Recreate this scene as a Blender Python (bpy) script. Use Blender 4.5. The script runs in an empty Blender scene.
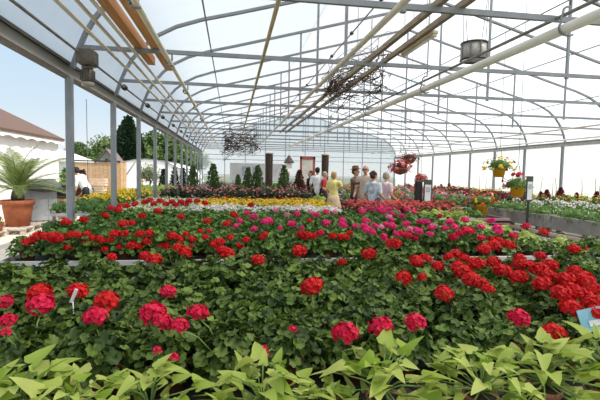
import bpy, math, random
from mathutils import Vector, Matrix, Euler, Quaternion
random.seed(7)
R = random.uniform
PI = math.pi
sc = bpy.context.scene
COL = sc.collection

# ------------------------------------------------------------------ camera
FPX, YAW, PIT, ROLL, EYE = 440.0, 8.8, -3.6, 1.1, 1.6
RM = (Matrix.Rotation(math.radians(-YAW), 3, 'Z') @ Matrix.Rotation(math.radians(90 + PIT), 3, 'X')
      @ Matrix.Rotation(math.radians(ROLL), 3, 'Z'))
CAM = Vector((0, 0, EYE))
cd = bpy.data.cameras.new('camera')
cd.sensor_width = 36
cd.lens = 36 * FPX / 600
cd.clip_end = 600
co = bpy.data.objects.new('camera', cd)
COL.objects.link(co)
co.matrix_world = Matrix.Translation(CAM) @ RM.to_4x4()
sc.camera = co

def ray(px, py):
    return RM @ Vector(((px - 300) / FPX, -(py - 200) / FPX, -1))
def atz(px, py, z):
    d = ray(px, py); return CAM + d * ((z - EYE) / d.z)
def aty(px, py, y):
    d = ray(px, py); return CAM + d * (y / d.y)
def proj(p):
    q = RM.transposed() @ (Vector(p) - CAM)
    return 300 + FPX * q.x / -q.z, 200 - FPX * q.y / -q.z

# ------------------------------------------------------------------ materials
MATS = {}
def mat(name, col, rough=0.6, metal=0.0, var=0.0, scale=8.0, col2=None, island=False, trans=0.0, bump=0.0, spec=0.4, stretch=None, objrand=0.0):
    if name in MATS: return MATS[name]
    m = bpy.data.materials.new(name); m.use_nodes = True
    nt = m.node_tree; n = nt.nodes; L = nt.links
    n.clear()
    out = n.new('ShaderNodeOutputMaterial')
    p = n.new('ShaderNodeBsdfPrincipled')
    p.inputs['Roughness'].default_value = rough
    p.inputs['Metallic'].default_value = metal
    p.inputs['Specular IOR Level'].default_value = spec
    if col2 is None:
        col2 = tuple(min(1, c * (1 + var)) for c in col)
        c1 = tuple(c * (1 - var) for c in col)
    else:
        c1 = col
    mix = n.new('ShaderNodeMix'); mix.data_type = 'RGBA'
    mix.inputs[6].default_value = (*c1, 1); mix.inputs[7].default_value = (*col2, 1)
    tc = n.new('ShaderNodeTexCoord'); nz = n.new('ShaderNodeTexNoise')
    nz.inputs['Scale'].default_value = scale; nz.inputs['Detail'].default_value = 4
    src = tc.outputs['Object']
    if stretch:
        mp = n.new('ShaderNodeMapping'); mp.inputs['Scale'].default_value = stretch
        L.new(src, mp.inputs['Vector']); src = mp.outputs['Vector']
    L.new(src, nz.inputs['Vector'])
    if island:
        g = n.new('ShaderNodeNewGeometry'); L.new(g.outputs['Random Per Island'], mix.inputs[0])
    else:
        rp = n.new('ShaderNodeMapRange'); rp.inputs[1].default_value = 0.3; rp.inputs[2].default_value = 0.7
        L.new(nz.outputs['Fac'], rp.inputs[0]); L.new(rp.outputs[0], mix.inputs[0])
    csock = mix.outputs[2]
    if objrand > 0:
        oi = n.new('ShaderNodeObjectInfo'); hs = n.new('ShaderNodeHueSaturation')
        mr = n.new('ShaderNodeMapRange'); mr.inputs[3].default_value = 1 - objrand; mr.inputs[4].default_value = 1 + objrand
        L.new(oi.outputs['Random'], mr.inputs[0]); L.new(mr.outputs[0], hs.inputs['Value'])
        L.new(csock, hs.inputs['Color']); csock = hs.outputs['Color']
    L.new(csock, p.inputs['Base Color'])
    if bump > 0:
        b = n.new('ShaderNodeBump'); b.inputs['Strength'].default_value = bump; b.inputs['Distance'].default_value = 0.02
        L.new(nz.outputs['Fac'], b.inputs['Height']); L.new(b.outputs[0], p.inputs['Normal'])
    if trans > 0:
        t = n.new('ShaderNodeBsdfTranslucent'); L.new(csock, t.inputs['Color'])
        ms = n.new('ShaderNodeMixShader'); ms.inputs[0].default_value = trans
        L.new(p.outputs[0], ms.inputs[1]); L.new(t.outputs[0], ms.inputs[2]); L.new(ms.outputs[0], out.inputs[0])
    else:
        L.new(p.outputs[0], out.inputs[0])
    MATS[name] = m
    return m

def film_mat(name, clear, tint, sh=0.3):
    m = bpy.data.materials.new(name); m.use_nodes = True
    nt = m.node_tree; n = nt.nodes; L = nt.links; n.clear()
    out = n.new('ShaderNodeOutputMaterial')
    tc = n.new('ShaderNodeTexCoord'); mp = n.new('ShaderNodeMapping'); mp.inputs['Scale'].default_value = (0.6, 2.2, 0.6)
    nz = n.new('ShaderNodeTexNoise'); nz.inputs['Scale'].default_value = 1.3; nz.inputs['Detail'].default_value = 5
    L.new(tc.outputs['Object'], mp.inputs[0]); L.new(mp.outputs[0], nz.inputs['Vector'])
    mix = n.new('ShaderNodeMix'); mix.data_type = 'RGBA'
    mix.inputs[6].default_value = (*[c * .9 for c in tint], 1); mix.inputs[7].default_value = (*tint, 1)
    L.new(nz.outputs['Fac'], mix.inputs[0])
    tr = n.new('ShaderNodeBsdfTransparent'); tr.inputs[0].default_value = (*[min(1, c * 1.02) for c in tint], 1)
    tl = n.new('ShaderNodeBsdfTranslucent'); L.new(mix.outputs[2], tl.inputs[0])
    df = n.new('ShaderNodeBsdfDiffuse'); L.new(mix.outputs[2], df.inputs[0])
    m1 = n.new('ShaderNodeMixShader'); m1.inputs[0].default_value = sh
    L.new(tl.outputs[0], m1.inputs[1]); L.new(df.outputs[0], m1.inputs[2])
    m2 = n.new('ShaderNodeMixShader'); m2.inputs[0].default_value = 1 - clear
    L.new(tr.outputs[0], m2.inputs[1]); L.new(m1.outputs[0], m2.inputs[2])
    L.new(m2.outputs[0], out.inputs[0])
    MATS[name] = m
    return m

steel = mat('galvanised_steel', (.24, .255, .275), .45, .35, .12, 5)
steel_d = mat('weathered_steel', (.20, .19, .18), .5, .4, .25, 6)
alu = mat('aluminium_strip', (.42, .39, .35), .45, .4, .2, 4)
dark = mat('dark_metal', (.045, .043, .04), .5, .3, .3, 10)
cream = mat('cream_painted_pipe', (.66, .60, .50), .45, 0, .08, 4)
white_pipe = mat('white_painted_pipe', (.78, .75, .70), .4, 0, .05, 3)
motor_m = mat('grey_brown_motor', (.12, .108, .095), .55, .1, .3, 12)
wood_o = mat('orange_timber', (.58, .29, .10), .6, 0, 0, 6, (.40, .17, .05), stretch=(6, .4, 6))
wood_p = mat('pale_timber', (.62, .44, .27), .7, 0, 0, 5, (.48, .31, .17), stretch=(1, 6, 6))
wood_g = mat('grey_timber', (.30, .24, .18), .8, 0, .3, 6, stretch=(6, 1, 6))
bark = mat('dark_bark', (.045, .03, .022), .9, 0, .5, 7, bump=.6, stretch=(4, 4, .8))
terra = mat('terracotta', (.42, .13, .06), .75, 0, .18, 9)
terra_d = mat('brown_pot_plastic', (.22, .085, .05), .6, 0, .15, 9)
soil = mat('potting_soil', (.03, .02, .014), .95, 0, .5, 40, bump=.5)
yellow_pot = mat('yellow_plastic_pot', (.85, .42, .02), .4, 0, .05, 5)
twig_m = mat('dry_twig', (.11, .065, .045), .85, 0, 0, 8, (.05, .03, .022))
concrete = mat('pale_concrete', (.60, .53, .45), .9, 0, .12, 3)
gravel = mat('gravel_floor', (.34, .31, .27), .95, 0, .3, 14, bump=.3)
benchm = mat('bench_rim', (.44, .43, .41), .6, .1, .15, 5)
bench_top = mat('bench_mat', (.06, .055, .05), .9, 0, .4, 20)
trough_m = mat('fibre_cement', (.30, .285, .265), .9, 0, .16, 6)
bin_m = mat('grey_bin', (.34, .36, .39), .55, 0, .1, 3)
tarp_m = mat('dark_tarp', (.10, .11, .12), .6, 0, .3, 6)
tentw = mat('white_tent_fabric', (.82, .82, .82), .7, 0, .04, 4)
tentr = mat('brown_tile_roof', (.12, .072, .055), .85, 0, .22, 4, stretch=(1, 6, 6))
housew = mat('house_plaster', (.30, .28, .26), .9, 0, .1, 3)
houser = mat('house_roof', (.16, .13, .13), .9, 0, .2, 4)
glass_d = mat('dark_window', (.05, .06, .07), .2, 0, .2, 3)
red_wood = mat('red_frame', (.30, .09, .07), .7, 0, .2, 8)
poster_m = mat('faded_print', (.72, .62, .56), .8, 0, 0, 2.2, (.42, .50, .44))
board_m = mat('pale_grey_board', (.50, .51, .52), .7, 0, .06, 2)
board_i = mat('board_print', (.30, .34, .40), .7, 0, .15, 5)
signw = mat('white_card', (.75, .76, .76), .5, 0, .04, 6)
signg = mat('grey_print', (.45, .46, .47), .6, 0, .2, 30)
signb = mat('blue_card', (.22, .45, .55), .5, 0, .1, 20)
skin = mat('skin', (.56, .32, .22), .55, 0, .08, 10)
skin2 = mat('tanned_skin', (.48, .25, .17), .55, 0, .08, 10)
# plants
g_leaf = mat('geranium_leaf', (.012, .040, .006), .5, 0, 0, 5, (.165, .25, .045), True, .18, spec=.3, objrand=.25)
g_leaf3 = mat('greener_geranium_leaf', (.022, .075, .010), .45, 0, 0, 5, (.16, .28, .045), True, .2, objrand=.2)  # greener leaf tone, mainly for the second bench
g_leaf2 = mat('fresh_leaf', (.05, .14, .02), .5, 0, 0, 5, (.17, .30, .06), True, .25, objrand=.2)
lime_leaf = mat('lime_leaf', (.30, .42, .06), .45, 0, 0, 5, (.52, .58, .16), True, .35, objrand=.1)
lime_v = mat('lime_vine_leaf', (.23, .36, .025), .5, 0, 0, 5, (.56, .61, .17), True, .34, spec=.3)
dark_leaf = mat('dark_leaf', (.012, .03, .01), .6, 0, 0, 5, (.045, .085, .025), True, .15)
grey_leaf = mat('silver_leaf', (.13, .17, .10), .6, 0, 0, 5, (.34, .36, .24), True, .2)
herb_leaf = mat('herb_leaf', (.06, .15, .03), .6, 0, 0, 5, (.20, .32, .08), True, .3)
conif = mat('conifer_needles', (.045, .10, .025), .7, 0, 0, 5, (.17, .25, .08), True, .15)
copper_leaf = mat('copper_leaf', (.06, .02, .012), .7, 0, 0, 5, (.16, .06, .03), True, .15)
palm_leaf = mat('palm_leaf', (.08, .15, .03), .5, 0, 0, 5, (.32, .38, .12), True, .3)
tree_leaf = mat('tree_leaf', (.035, .08, .02), .7, 0, 0, 5, (.15, .24, .06), True, .25, objrand=.2)
pine_leaf = mat('pine_needles', (.008, .025, .012), .8, 0, 0, 5, (.035, .075, .03), True, .1)
stem_m = mat('green_stem', (.16, .26, .06), .6, 0, .2, 8)
PET = {
 'r': mat('red_petal', (.50, .004, .010), .55, 0, 0, 5, (.78, .018, .016), True, .2, spec=.25),
 'c': mat('crimson_petal', (.52, .004, .035), .55, 0, 0, 5, (.80, .015, .085), True, .2, spec=.25),
 'm': mat('hot_pink_petal', (.74, .015, .16), .55, 0, 0, 5, (.92, .06, .28), True, .3, spec=.25),
 'l': mat('pale_pink_petal', (.78, .22, .36), .55, 0, 0, 5, (.86, .42, .52), True, .3, spec=.25),
 'w': mat('white_petal', (.78, .74, .70), .6, 0, 0, 5, (.88, .80, .80), True, .3, spec=.25),
 'k': mat('cream_petal', (.70, .70, .42), .6, 0, 0, 5, (.82, .80, .60), True, .3, spec=.25),
 'y': mat('yellow_petal', (.85, .50, .02), .6, 0, 0, 5, (.90, .68, .06), True, .3, spec=.25),
 'o': mat('orange_red_petal', (.70, .07, .02), .6, 0, 0, 5, (.85, .16, .04), True, .3, spec=.25),
 'b': mat('coral_petal', (.55, .05, .06), .6, 0, 0, 5, (.75, .16, .14), True, .3, spec=.25),
 'd': mat('dark_red_petal', (.20, .008, .02), .6, 0, 0, 5, (.38, .02, .05), True, .25, spec=.25),
 's': mat('salmon_pink_petal', (.62, .16, .17), .6, 0, 0, 5, (.78, .34, .34), True, .3, spec=.25),
}
CNAME = {'r': 'red', 'c': 'crimson', 'm': 'hot pink', 'l': 'pale pink', 'w': 'white', 'k': 'cream', 'y': 'yellow', 'o': 'orange red', 'b': 'coral', 'd': 'dark red', 's': 'salmon pink'}

# ------------------------------------------------------------------ mesh helpers
class MB:
    def __init__(s): s.v = []; s.f = []; s.mi = []; s.sm = []
    def add(s, vs, fs, mi=0, smooth=False):
        o = len(s.v); s.v.extend([tuple(v) for v in vs])
        for f in fs:
            s.f.append(tuple(i + o for i in f)); s.mi.append(mi); s.sm.append(smooth)
        return s
    def box(s, c, d, rot=None, mi=0, bev=0.0):
        x, y, z = d[0] / 2, d[1] / 2, d[2] / 2
        if bev > 0:
            b = min(bev, x * .9, y * .9, z * .9)
            vs = []
            for sx in (-1, 1):
                for sy in (-1, 1):
                    for sz in (-1, 1):
                        vs += [Vector((sx * x, sy * (y - b), sz * (z - b))), Vector((sx * (x - b), sy * y, sz * (z - b))), Vector((sx * (x - b), sy * (y - b), sz * z))]
            idx = lambda a, bb, cc, k: (a * 4 + bb * 2 + cc) * 3 + k
            fs = []
            for a in (0, 1): fs.append([idx(a, 0, 0, 0), idx(a, 1, 0, 0), idx(a, 1, 1, 0), idx(a, 0, 1, 0)])
            for a in (0, 1): fs.append([idx(0, a, 0, 1), idx(1, a, 0, 1), idx(1, a, 1, 1), idx(0, a, 1, 1)])
            for a in (0, 1): fs.append([idx(0, 0, a, 2), idx(1, 0, a, 2), idx(1, 1, a, 2), idx(0, 1, a, 2)])
            for a in (0, 1):
                for q in (0, 1):
                    fs.append([idx(a, q, 0, 0), idx(a, q, 1, 0), idx(a, q, 1, 1), idx(a, q, 0, 1)])
                    fs.append([idx(a, 0, q, 0), idx(a, 1, q, 0), idx(a, 1, q, 2), idx(a, 0, q, 2)])
                    fs.append([idx(0, a, q, 1), idx(1, a, q, 1), idx(1, a, q, 2), idx(0, a, q, 2)])
                    for t in (0, 1): fs.append([idx(a, q, t, 0), idx(a, q, t, 1), idx(a, q, t, 2)])
        else:
            vs = [Vector((sx * x, sy * y, sz * z)) for sx in (-1, 1) for sy in (-1, 1) for sz in (-1, 1)]
            fs = [(0, 1, 3, 2), (4, 6, 7, 5), (0, 4, 5, 1), (2, 3, 7, 6), (0, 2, 6, 4), (1, 5, 7, 3)]
        if rot is not None: vs = [rot @ v for v in vs]
        c = Vector(c)
        s.add([v + c for v in vs], fs, mi)
        return s
    def tube(s, pts, r, n=8, mi=0, closed=False, smooth=True, rect=None):
        pts = [Vector(p) for p in pts]; m = len(pts)
        rs = r if isinstance(r, (list, tuple)) else [r] * m
        T = []
        for i in range(m):
            a = pts[max(i - 1, 0)] if not closed else pts[i - 1]
            b = pts[min(i + 1, m - 1)] if not closed else pts[(i + 1) % m]
            T.append((b - a).normalized() if (b - a).length > 1e-9 else Vector((0, 0, 1)))
        up = Vector((0, 0, 1)) if abs(T[0].z) < .9 else Vector((0, 1, 0))
        u = T[0].cross(up).normalized()
        vs = []
        for i in range(m):
            u = (u - T[i] * u.dot(T[i])).normalized(); w = T[i].cross(u)
            if rect:
                for (a, b) in ((-1, -1), (1, -1), (1, 1), (-1, 1)):
                    vs.append(pts[i] + u * (a * rect[0] / 2) + w * (b * rect[1] / 2))
            else:
                for k in range(n):
                    a = 2 * PI * k / n
                    vs.append(pts[i] + (u * math.cos(a) + w * math.sin(a)) * rs[i])
        if rect: n = 4; smooth = False
        fs = []
        for i in range(m if closed else m - 1):
            j = (i + 1) % m
            for k in range(n): fs.append((i * n + k, i * n + (k + 1) % n, j * n + (k + 1) % n, j * n + k))
        if not closed:
            fs.append(tuple(range(n))[::-1]); fs.append(tuple((m - 1) * n + k for k in range(n)))
        s.add(vs, fs, mi, smooth)
        return s
    def lathe(s, prof, n=20, c=(0, 0, 0), mi=0, smooth=True, cap=True):
        c = Vector(c); vs = []
        for (r, z) in prof:
            for k in range(n):
                a = 2 * PI * k / n; vs.append(c + Vector((r * math.cos(a), r * math.sin(a), z)))
        fs = []
        for i in range(len(prof) - 1):
            for k in range(n): fs.append((i * n + k, i * n + (k + 1) % n, (i + 1) * n + (k + 1) % n, (i + 1) * n + k))
        if cap:
            fs.append(tuple(range(n))[::-1]); fs.append(tuple((len(prof) - 1) * n + k for k in range(n)))
        s.add(vs, fs, mi, smooth); return s
    def ball(s, c, r, nu=12, nv=8, mi=0):
        c = Vector(c); r = (r, r, r) if not isinstance(r, (tuple, list)) else r
        vs = [c + Vector((0, 0, -r[2]))]
        for i in range(1, nv):
            t = -PI / 2 + PI * i / nv
            for k in range(nu):
                a = 2 * PI * k / nu; vs.append(c + Vector((r[0] * math.cos(t) * math.cos(a), r[1] * math.cos(t) * math.sin(a), r[2] * math.sin(t))))
        vs.append(c + Vector((0, 0, r[2])))
        fs = []
        for k in range(nu): fs.append((0, 1 + (k + 1) % nu, 1 + k))
        for i in range(nv - 2):
            for k in range(nu): fs.append((1 + i * nu + k, 1 + i * nu + (k + 1) % nu, 1 + (i + 1) * nu + (k + 1) % nu, 1 + (i + 1) * nu + k))
        t = len(vs) - 1; o = 1 + (nv - 2) * nu
        for k in range(nu): fs.append((o + k, o + (k + 1) % nu, t))
        s.add(vs, fs, mi, True); return s
    def mesh(s, name, mats):
        me = bpy.data.meshes.new(name)
        me.from_pydata(s.v, [], s.f)
        for m in (mats if isinstance(mats, (list, tuple)) else [mats]): me.materials.append(m)
        me.polygons.foreach_set('material_index', s.mi)
        me.polygons.foreach_set('use_smooth', s.sm)
        me.update()
        return me
    def build(s, name, mats, parent=None, loc=None):
        return link(name, s.mesh(name, mats), parent, loc)

def link(name, me, parent=None, loc=None):
    o = bpy.data.objects.new(name, me); COL.objects.link(o)
    if parent: o.parent = parent
    if loc is not None: o.location = loc
    return o
def tag(o, label=None, cat=None, group=None, kind=None):
    if label: o['label'] = label
    if cat: o['category'] = cat
    if group: o['group'] = group
    if kind: o['kind'] = kind
    return o
def thing(name, loc, label, cat, group=None, rz=0.0):
    o = bpy.data.objects.new(name, None); COL.objects.link(o)
    o.location = loc; o.rotation_euler = (0, 0, rz); o.empty_display_size = .1
    return tag(o, label, cat, group)
def struct(name, mb, m):
    return tag(mb.build(name, m), kind='structure')
ORD = ['first', 'second', 'third', 'fourth', 'fifth', 'sixth', 'seventh', 'eighth', 'ninth', 'tenth', 'eleventh', 'twelfth', 'thirteenth', 'fourteenth', 'fifteenth', 'sixteenth', 'seventeenth', 'eighteenth', 'nineteenth', 'twentieth']
ORD += ['twenty-' + o for o in ORD[:9]] + ['thirtieth'] + ['thirty-' + o for o in ORD[:9]]
NUM = ['no', 'one', 'two', 'three', 'four', 'five', 'six', 'seven', 'eight', 'nine', 'ten', 'eleven', 'twelve']
# ------------------------------------------------------------------ light, sky
w = bpy.data.worlds.new('sky'); sc.world = w; w.use_nodes = True
nt = w.node_tree; bg = nt.nodes['Background']
SUN_AZ, SUN_EL = 112.0, 57.0          # azimuth clockwise from +Y
tcw = nt.nodes.new('ShaderNodeTexCoord'); sepw = nt.nodes.new('ShaderNodeSeparateXYZ'); rw = nt.nodes.new('ShaderNodeValToRGB')
nt.links.new(tcw.outputs['Generated'], sepw.inputs[0]); nt.links.new(sepw.outputs[2], rw.inputs[0])
el_ = rw.color_ramp.elements
el_[0].position = 0.0; el_[0].color = (.93, .95, .96, 1); el_[1].position = 1.0; el_[1].color = (.30, .50, .86, 1)
q_ = el_.new(.12); q_.color = (.68, .83, .95, 1); q_ = el_.new(.35); q_.color = (.48, .70, .96, 1)
sdn = Vector((math.sin(math.radians(SUN_AZ)) * math.cos(math.radians(SUN_EL)), math.cos(math.radians(SUN_AZ)) * math.cos(math.radians(SUN_EL)), math.sin(math.radians(SUN_EL))))
dotn = nt.nodes.new('ShaderNodeVectorMath'); dotn.operation = 'DOT_PRODUCT'; dotn.inputs[1].default_value = sdn
nt.links.new(tcw.outputs['Generated'], dotn.inputs[0])
mrw = nt.nodes.new('ShaderNodeMapRange'); mrw.interpolation_type = 'SMOOTHSTEP'; mrw.inputs[1].default_value = .05; mrw.inputs[2].default_value = .95
nt.links.new(dotn.outputs['Value'], mrw.inputs[0])
mxw = nt.nodes.new('ShaderNodeMix'); mxw.data_type = 'RGBA'; mxw.inputs[7].default_value = (1.5, 1.5, 1.47, 1)
nt.links.new(mrw.outputs[0], mxw.inputs[0]); nt.links.new(rw.outputs[0], mxw.inputs[6])
nt.links.new(mxw.outputs[2], bg.inputs[0]); bg.inputs[1].default_value = 1.0
sl = bpy.data.lights.new('sun', 'SUN'); sl.energy = 5.6; sl.angle = math.radians(.6); sl.color = (1, .95, .86)
so = bpy.data.objects.new('sun', sl); COL.objects.link(so)
a = math.radians(SUN_AZ); e = math.radians(SUN_EL)
sd = Vector((math.sin(a) * math.cos(e), math.cos(a) * math.cos(e), math.sin(e)))
so.rotation_euler = (-sd).to_track_quat('-Z', 'Y').to_euler(); so.location = (0, -5, 30)
sc.view_settings.view_transform = 'Standard'; sc.view_settings.look = 'None'
sc.view_settings.exposure = 0.0; sc.view_settings.gamma = 1.0
sc.cycles.use_denoising = True
sc.cycles.max_bounces = 12; sc.cycles.transparent_max_bounces = 24; sc.cycles.diffuse_bounces = 5
sc.cycles.sample_clamp_indirect = 6

# ------------------------------------------------------------------ setting
XL, XR, SP, Y0, KN = -2.55, 14.7, 2.6, 7.5, 12
YB = Y0 + SP * KN
XC = (XL + XR) / 2 + .08
YF = Y0 - 3 * SP
struct('ground', MB().box((-20, 40, -.06), (160, 200, .08)), mat('grass_ground', (.10, .14, .05), .95, 0, .4, 2))
struct('floor', MB().box(((XL + XR) / 2, (YF + YB) / 2, -.01), (XR - XL + .2, YB - YF, .04)), gravel)
struct('floor_path', MB().box((-5.6, 14, -.008), (5.9, 36, .036)), concrete)
film_l = film_mat('roof_film_shaded', .32, (.76, .78, .79))  # weaker sun on the left slope is put into this darker tint
film_r = film_mat('roof_film_sunny', .46, (.96, .97, .98))  # sunlit copy of the film, stronger light put into a paler tint
film_w = film_mat('wall_film', .18, (.97, .98, .98))
film_b = film_mat('gable_film', .62, (.97, .97, .97), .15)

AR = [(-2.55, 3.02), (-2.52, 3.2), (-2.42, 3.5), (-2.32, 3.74), (-2.17, 4.0), (-1.92, 4.3), (-1.62, 4.54), (-1.25, 4.74), (-.70, 4.93), (0, 5.11)]
SL = .272
def roof_z(x):
    if x > XC: x = 2 * XC - x
    if x >= 0: return 5.11 + SL * x
    for (a, b) in zip(AR, AR[1:]):
        if a[0] <= x <= b[0]: return a[1] + (b[1] - a[1]) * (x - a[0]) / (b[0] - a[0])
    return 3.02
ZR = roof_z(XC)
LEFT = AR + [(2.3, roof_z(2.3)), (XC, ZR)]
RIGHT = [(2 * XC - x, z) for x, z in LEFT[::-1]]
def sheet(prof, off=.05):
    mb = MB(); ys = [YF + i * SP / 2 for i in range(int((YB - YF) / SP * 2) + 1)]
    vs = []
    for y in ys:
        for x, z in prof: vs.append((x + (-off if x < XC else off) * (1 if z < 4.6 else 0), y, z + off))
    n = len(prof); fs = []
    for i in range(len(ys) - 1):
        for j in range(n - 1): fs.append((i * n + j, i * n + j + 1, (i + 1) * n + j + 1, (i + 1) * n + j))
    mb.add(vs, fs, 0, True); return mb
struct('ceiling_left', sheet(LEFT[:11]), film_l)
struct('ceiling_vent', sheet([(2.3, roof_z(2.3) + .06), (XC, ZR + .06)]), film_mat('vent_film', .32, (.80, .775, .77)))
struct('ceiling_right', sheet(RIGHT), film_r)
mb = MB(); mb.add([(XR + .14, YF, 0), (XR + .14, YB, 0), (XR + .14, YB, 3.06), (XR + .14, YF, 3.06)], [(0, 1, 2, 3)]); struct('wall_right', mb, film_w)
prof = [(x, z + .05) for x, z in LEFT + RIGHT[1:]]
mb = MB(); mb.add([(XL, YB + .2, 0)] + [(x, YB + .2, z) for x, z in prof] + [(XR, YB + .2, 0)], [tuple(range(len(prof) + 2))]); struct('wall_back', mb, film_b)
# gutters / eaves
mb = MB()
mb.box((XL - .05, (YF + YB) / 2, 3.03), (.10, YB - YF, .04), mi=1)
mb.box((XL - .07, (YF + YB) / 2, 3.13), (.05, YB - YF, .17))
mb.box((XL - .03, (YF + YB) / 2, 3.24), (.09, YB - YF, .045), mi=1)
struct('trim_1', mb, [alu, mat('brown_rubber_seal', (.10, .085, .07), .6, 0, .2, 6)])
mb = MB()
mb.box((XR, (YF + YB) / 2, 3.06), (.12, YB - YF, .16)); mb.box((XR - .06, (YF + YB) / 2, 3.15), (.05, YB - YF, .05), mi=1)
struct('trim_2', mb, [benchm, steel])
mb = MB(); mb.box((XR + .04, (YF + YB) / 2, .2), (.06, YB - YF, .4)); struct('baseboard_right', mb, trough_m)
mb = MB(); mb.box(((XL + XR) / 2, YB, .3), (XR - XL, .1, .6)); struct('baseboard_back', mb, trough_m)

# posts
KS = list(range(-2, KN + 1))
def post_mesh(h):
    mb = MB(); mb.box((0, 0, h / 2), (.10, .12, h), bev=.012); return mb
pm = post_mesh(3.02).mesh('side_post', steel)
bp = MB().box((0, 0, .01), (.2, .2, .02)).mesh('base_plate', steel_d)
n_l = n_r = 0
for k in KS:
    for sx, X in ((-1, XL), (1, XR)):
        y = Y0 + SP * k
        px = proj((X, y, 2))[0]
        if not (-60 < px < 660 and y > 1): continue
        if sx < 0: n_l += 1; lab = 'grey steel side post on the open left side, %s from the camera' % ORD[n_l - 1]; g = 'posts along the open left side'
        else: n_r += 1; lab = 'grey steel post along the right film wall, %s from the camera' % ORD[n_r - 1]; g = 'posts along the right film wall'
        t = thing('steel_post', (X, y, .012), lab, 'post', g)
        link('column', pm, t); link('base_plate', bp, t)
# trusses
rib_pts = [Vector((x + (.02 if x < XC else -.02), 0, z - .03)) for x, z in LEFT[1:] + RIGHT[1:-1]]
rib_me = MB().tube(rib_pts, 0, rect=(.06, .085)).mesh('arch_rib', steel)
def tie_x(z):
    for (a, b) in zip(AR, AR[1:]):
        if a[1] <= z <= b[1]: return a[0] + (b[0] - a[0]) * (z - a[1]) / (b[1] - a[1])
tx = tie_x(3.5) + .03
tie_me = MB().box((XC, 0, 3.5), (2 * (XC - tx), .05, .065)).mesh('tie_bar', steel)
strut_me = []
for X in (XC - 4.25, XC, XC + 4.25):
    strut_me.append(MB().box((X, 0, (3.53 + roof_z(X) - .05) / 2), (.045, .045, roof_z(X) - .05 - 3.53)).mesh('strut', steel))
clamp_me = [MB().box((X, 0, 3.455), (.065, .055, .05), bev=.01).mesh('clamp', steel) for X in (XC - 4.25, XC, XC + 4.25)]
n_t = 0
for k in KS[1:]:
    n_t += 1
    t = thing('roof_truss', (0, Y0 + SP * k, 0), 'grey steel roof truss with arched rib and tie bar, %s from the camera' % ORD[n_t - 1], 'roof truss', 'roof trusses across the greenhouse')
    link('arch_rib', rib_me, t); link('tie_bar', tie_me, t)
    for s_, c_ in zip(strut_me, clamp_me):
        st = link('strut', s_, t); link('clamp', c_, st)
# gable frame at the back wall
def bars(name, mb, label, cat, group=None, m=steel, loc=(0, 0, 0)):
    return tag(mb.build(name, m, None, loc), label, cat, group)
t = thing('gable_frame', (0, YB - .12, 0), 'grey lattice frame of posts and rails on the back gable wall', 'wall frame')
for i in range(9):
    X = XL + 1.9 + i * 1.75
    MB().box((X, 0, (roof_z(X) - .05) / 2), (.06, .05, roof_z(X) - .05)).build('upright', steel, t)
for z in (1.25, 2.6, 3.0, 3.95, 4.5, 5.1):
    xa = XL + .1 if z < 3.02 else tie_x(z) + .08 if z < 5.1 else .05
    MB().box((XC, .03, z), (2 * (XC - xa), .04, .05)).build('rail', steel, t)
# longitudinal pipes and purlins
def lpipe(name, x, z, r, m, label, cat, y0=1.5, y1=YB - .3, rect=None, group=None):
    mb = MB()
    n = 12
    mb.tube([(0, 0, 0), (0, y1 - y0, 0)], r, n, rect=rect)
    return tag(mb.build(name, m, None, (x, y0, z)), label, cat, group)
for x, lab in ((-2.28, 'on the curve of the left roof'), (-.60, 'on the left roof slope above the pipes'), (XC, 'along the ridge'), (10.6, 'on the right roof slope'), (13.55, 'on the curve of the right roof'), (8.4, 'just right of the ridge')):
    z = roof_z(x) - .085 if x != XC else ZR - .1
    lpipe('purlin', x + (.03 if x < -1 else 0) - (.03 if x > 13 else 0), z, .018, steel, 'thin grey purlin tube ' + lab, 'purlin', group='purlins under the roof film')
lpipe('heating_pipe', -1.92, 3.43, .024, cream, 'thin cream pipe, nearest the left eave under the roof', 'pipe')
lpipe('heating_pipe', -1.70, 3.43, .024, cream, 'thin cream pipe, middle one of three beside the timber beams', 'pipe')
lpipe('heating_pipe', -1.53, 3.43, .024, cream, 'thin cream pipe, closest to the timber beams', 'pipe')
lpipe('heating_pipe', -1.02, 3.35, .034, cream, 'cream pipe hung by hooks right of the timber beams', 'pipe')
lpipe('heating_pipe', .47, 3.42, .027, mat('tan_pipe', (.52, .42, .27), .5, 0, .1, 4), 'tan pipe running overhead left of centre', 'pipe')
lpipe('heating_pipe', 1.74, 3.38, .038, cream, 'cream pipe overhead running behind the big twig wreath', 'pipe')
lpipe('main_pipe', 3.87, 3.35, .062, white_pipe, 'thick white pipe crossing the view from the upper right', 'pipe', y1=30)
lpipe('cable_rail', 3.83, 3.50, .022, steel_d, 'thin grey rail just above the thick white pipe', 'rail', y1=18)
lpipe('side_pipe', 14.2, 3.22, .035, white_pipe, 'white pipe along the right eave', 'pipe')
lpipe('side_pipe', 12.4, 3.42, .03, cream, 'cream pipe under the right roof left of the eave pipe', 'pipe')
lpipe('timber_rail', 2.33, 3.575, 0, wood_g, 'grey brown timber rail left of the tube lamp', 'rail', y1=22, rect=(.07, .07))
lpipe('timber_rail', 2.62, 3.575, 0, wood_g, 'grey brown timber rail above the tube lamp', 'rail', y1=22, rect=(.07, .07))
lpipe('timber_beam', -1.50, 3.605, 0, wood_o, 'orange timber beam on the tie bars, left of two', 'beam', y0=3.2, y1=8.65, rect=(.13, .14))
lpipe('timber_beam', -1.24, 3.605, 0, wood_o, 'orange timber beam on the tie bars, right of two', 'beam', y0=3.2, y1=9.05, rect=(.13, .14))
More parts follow.
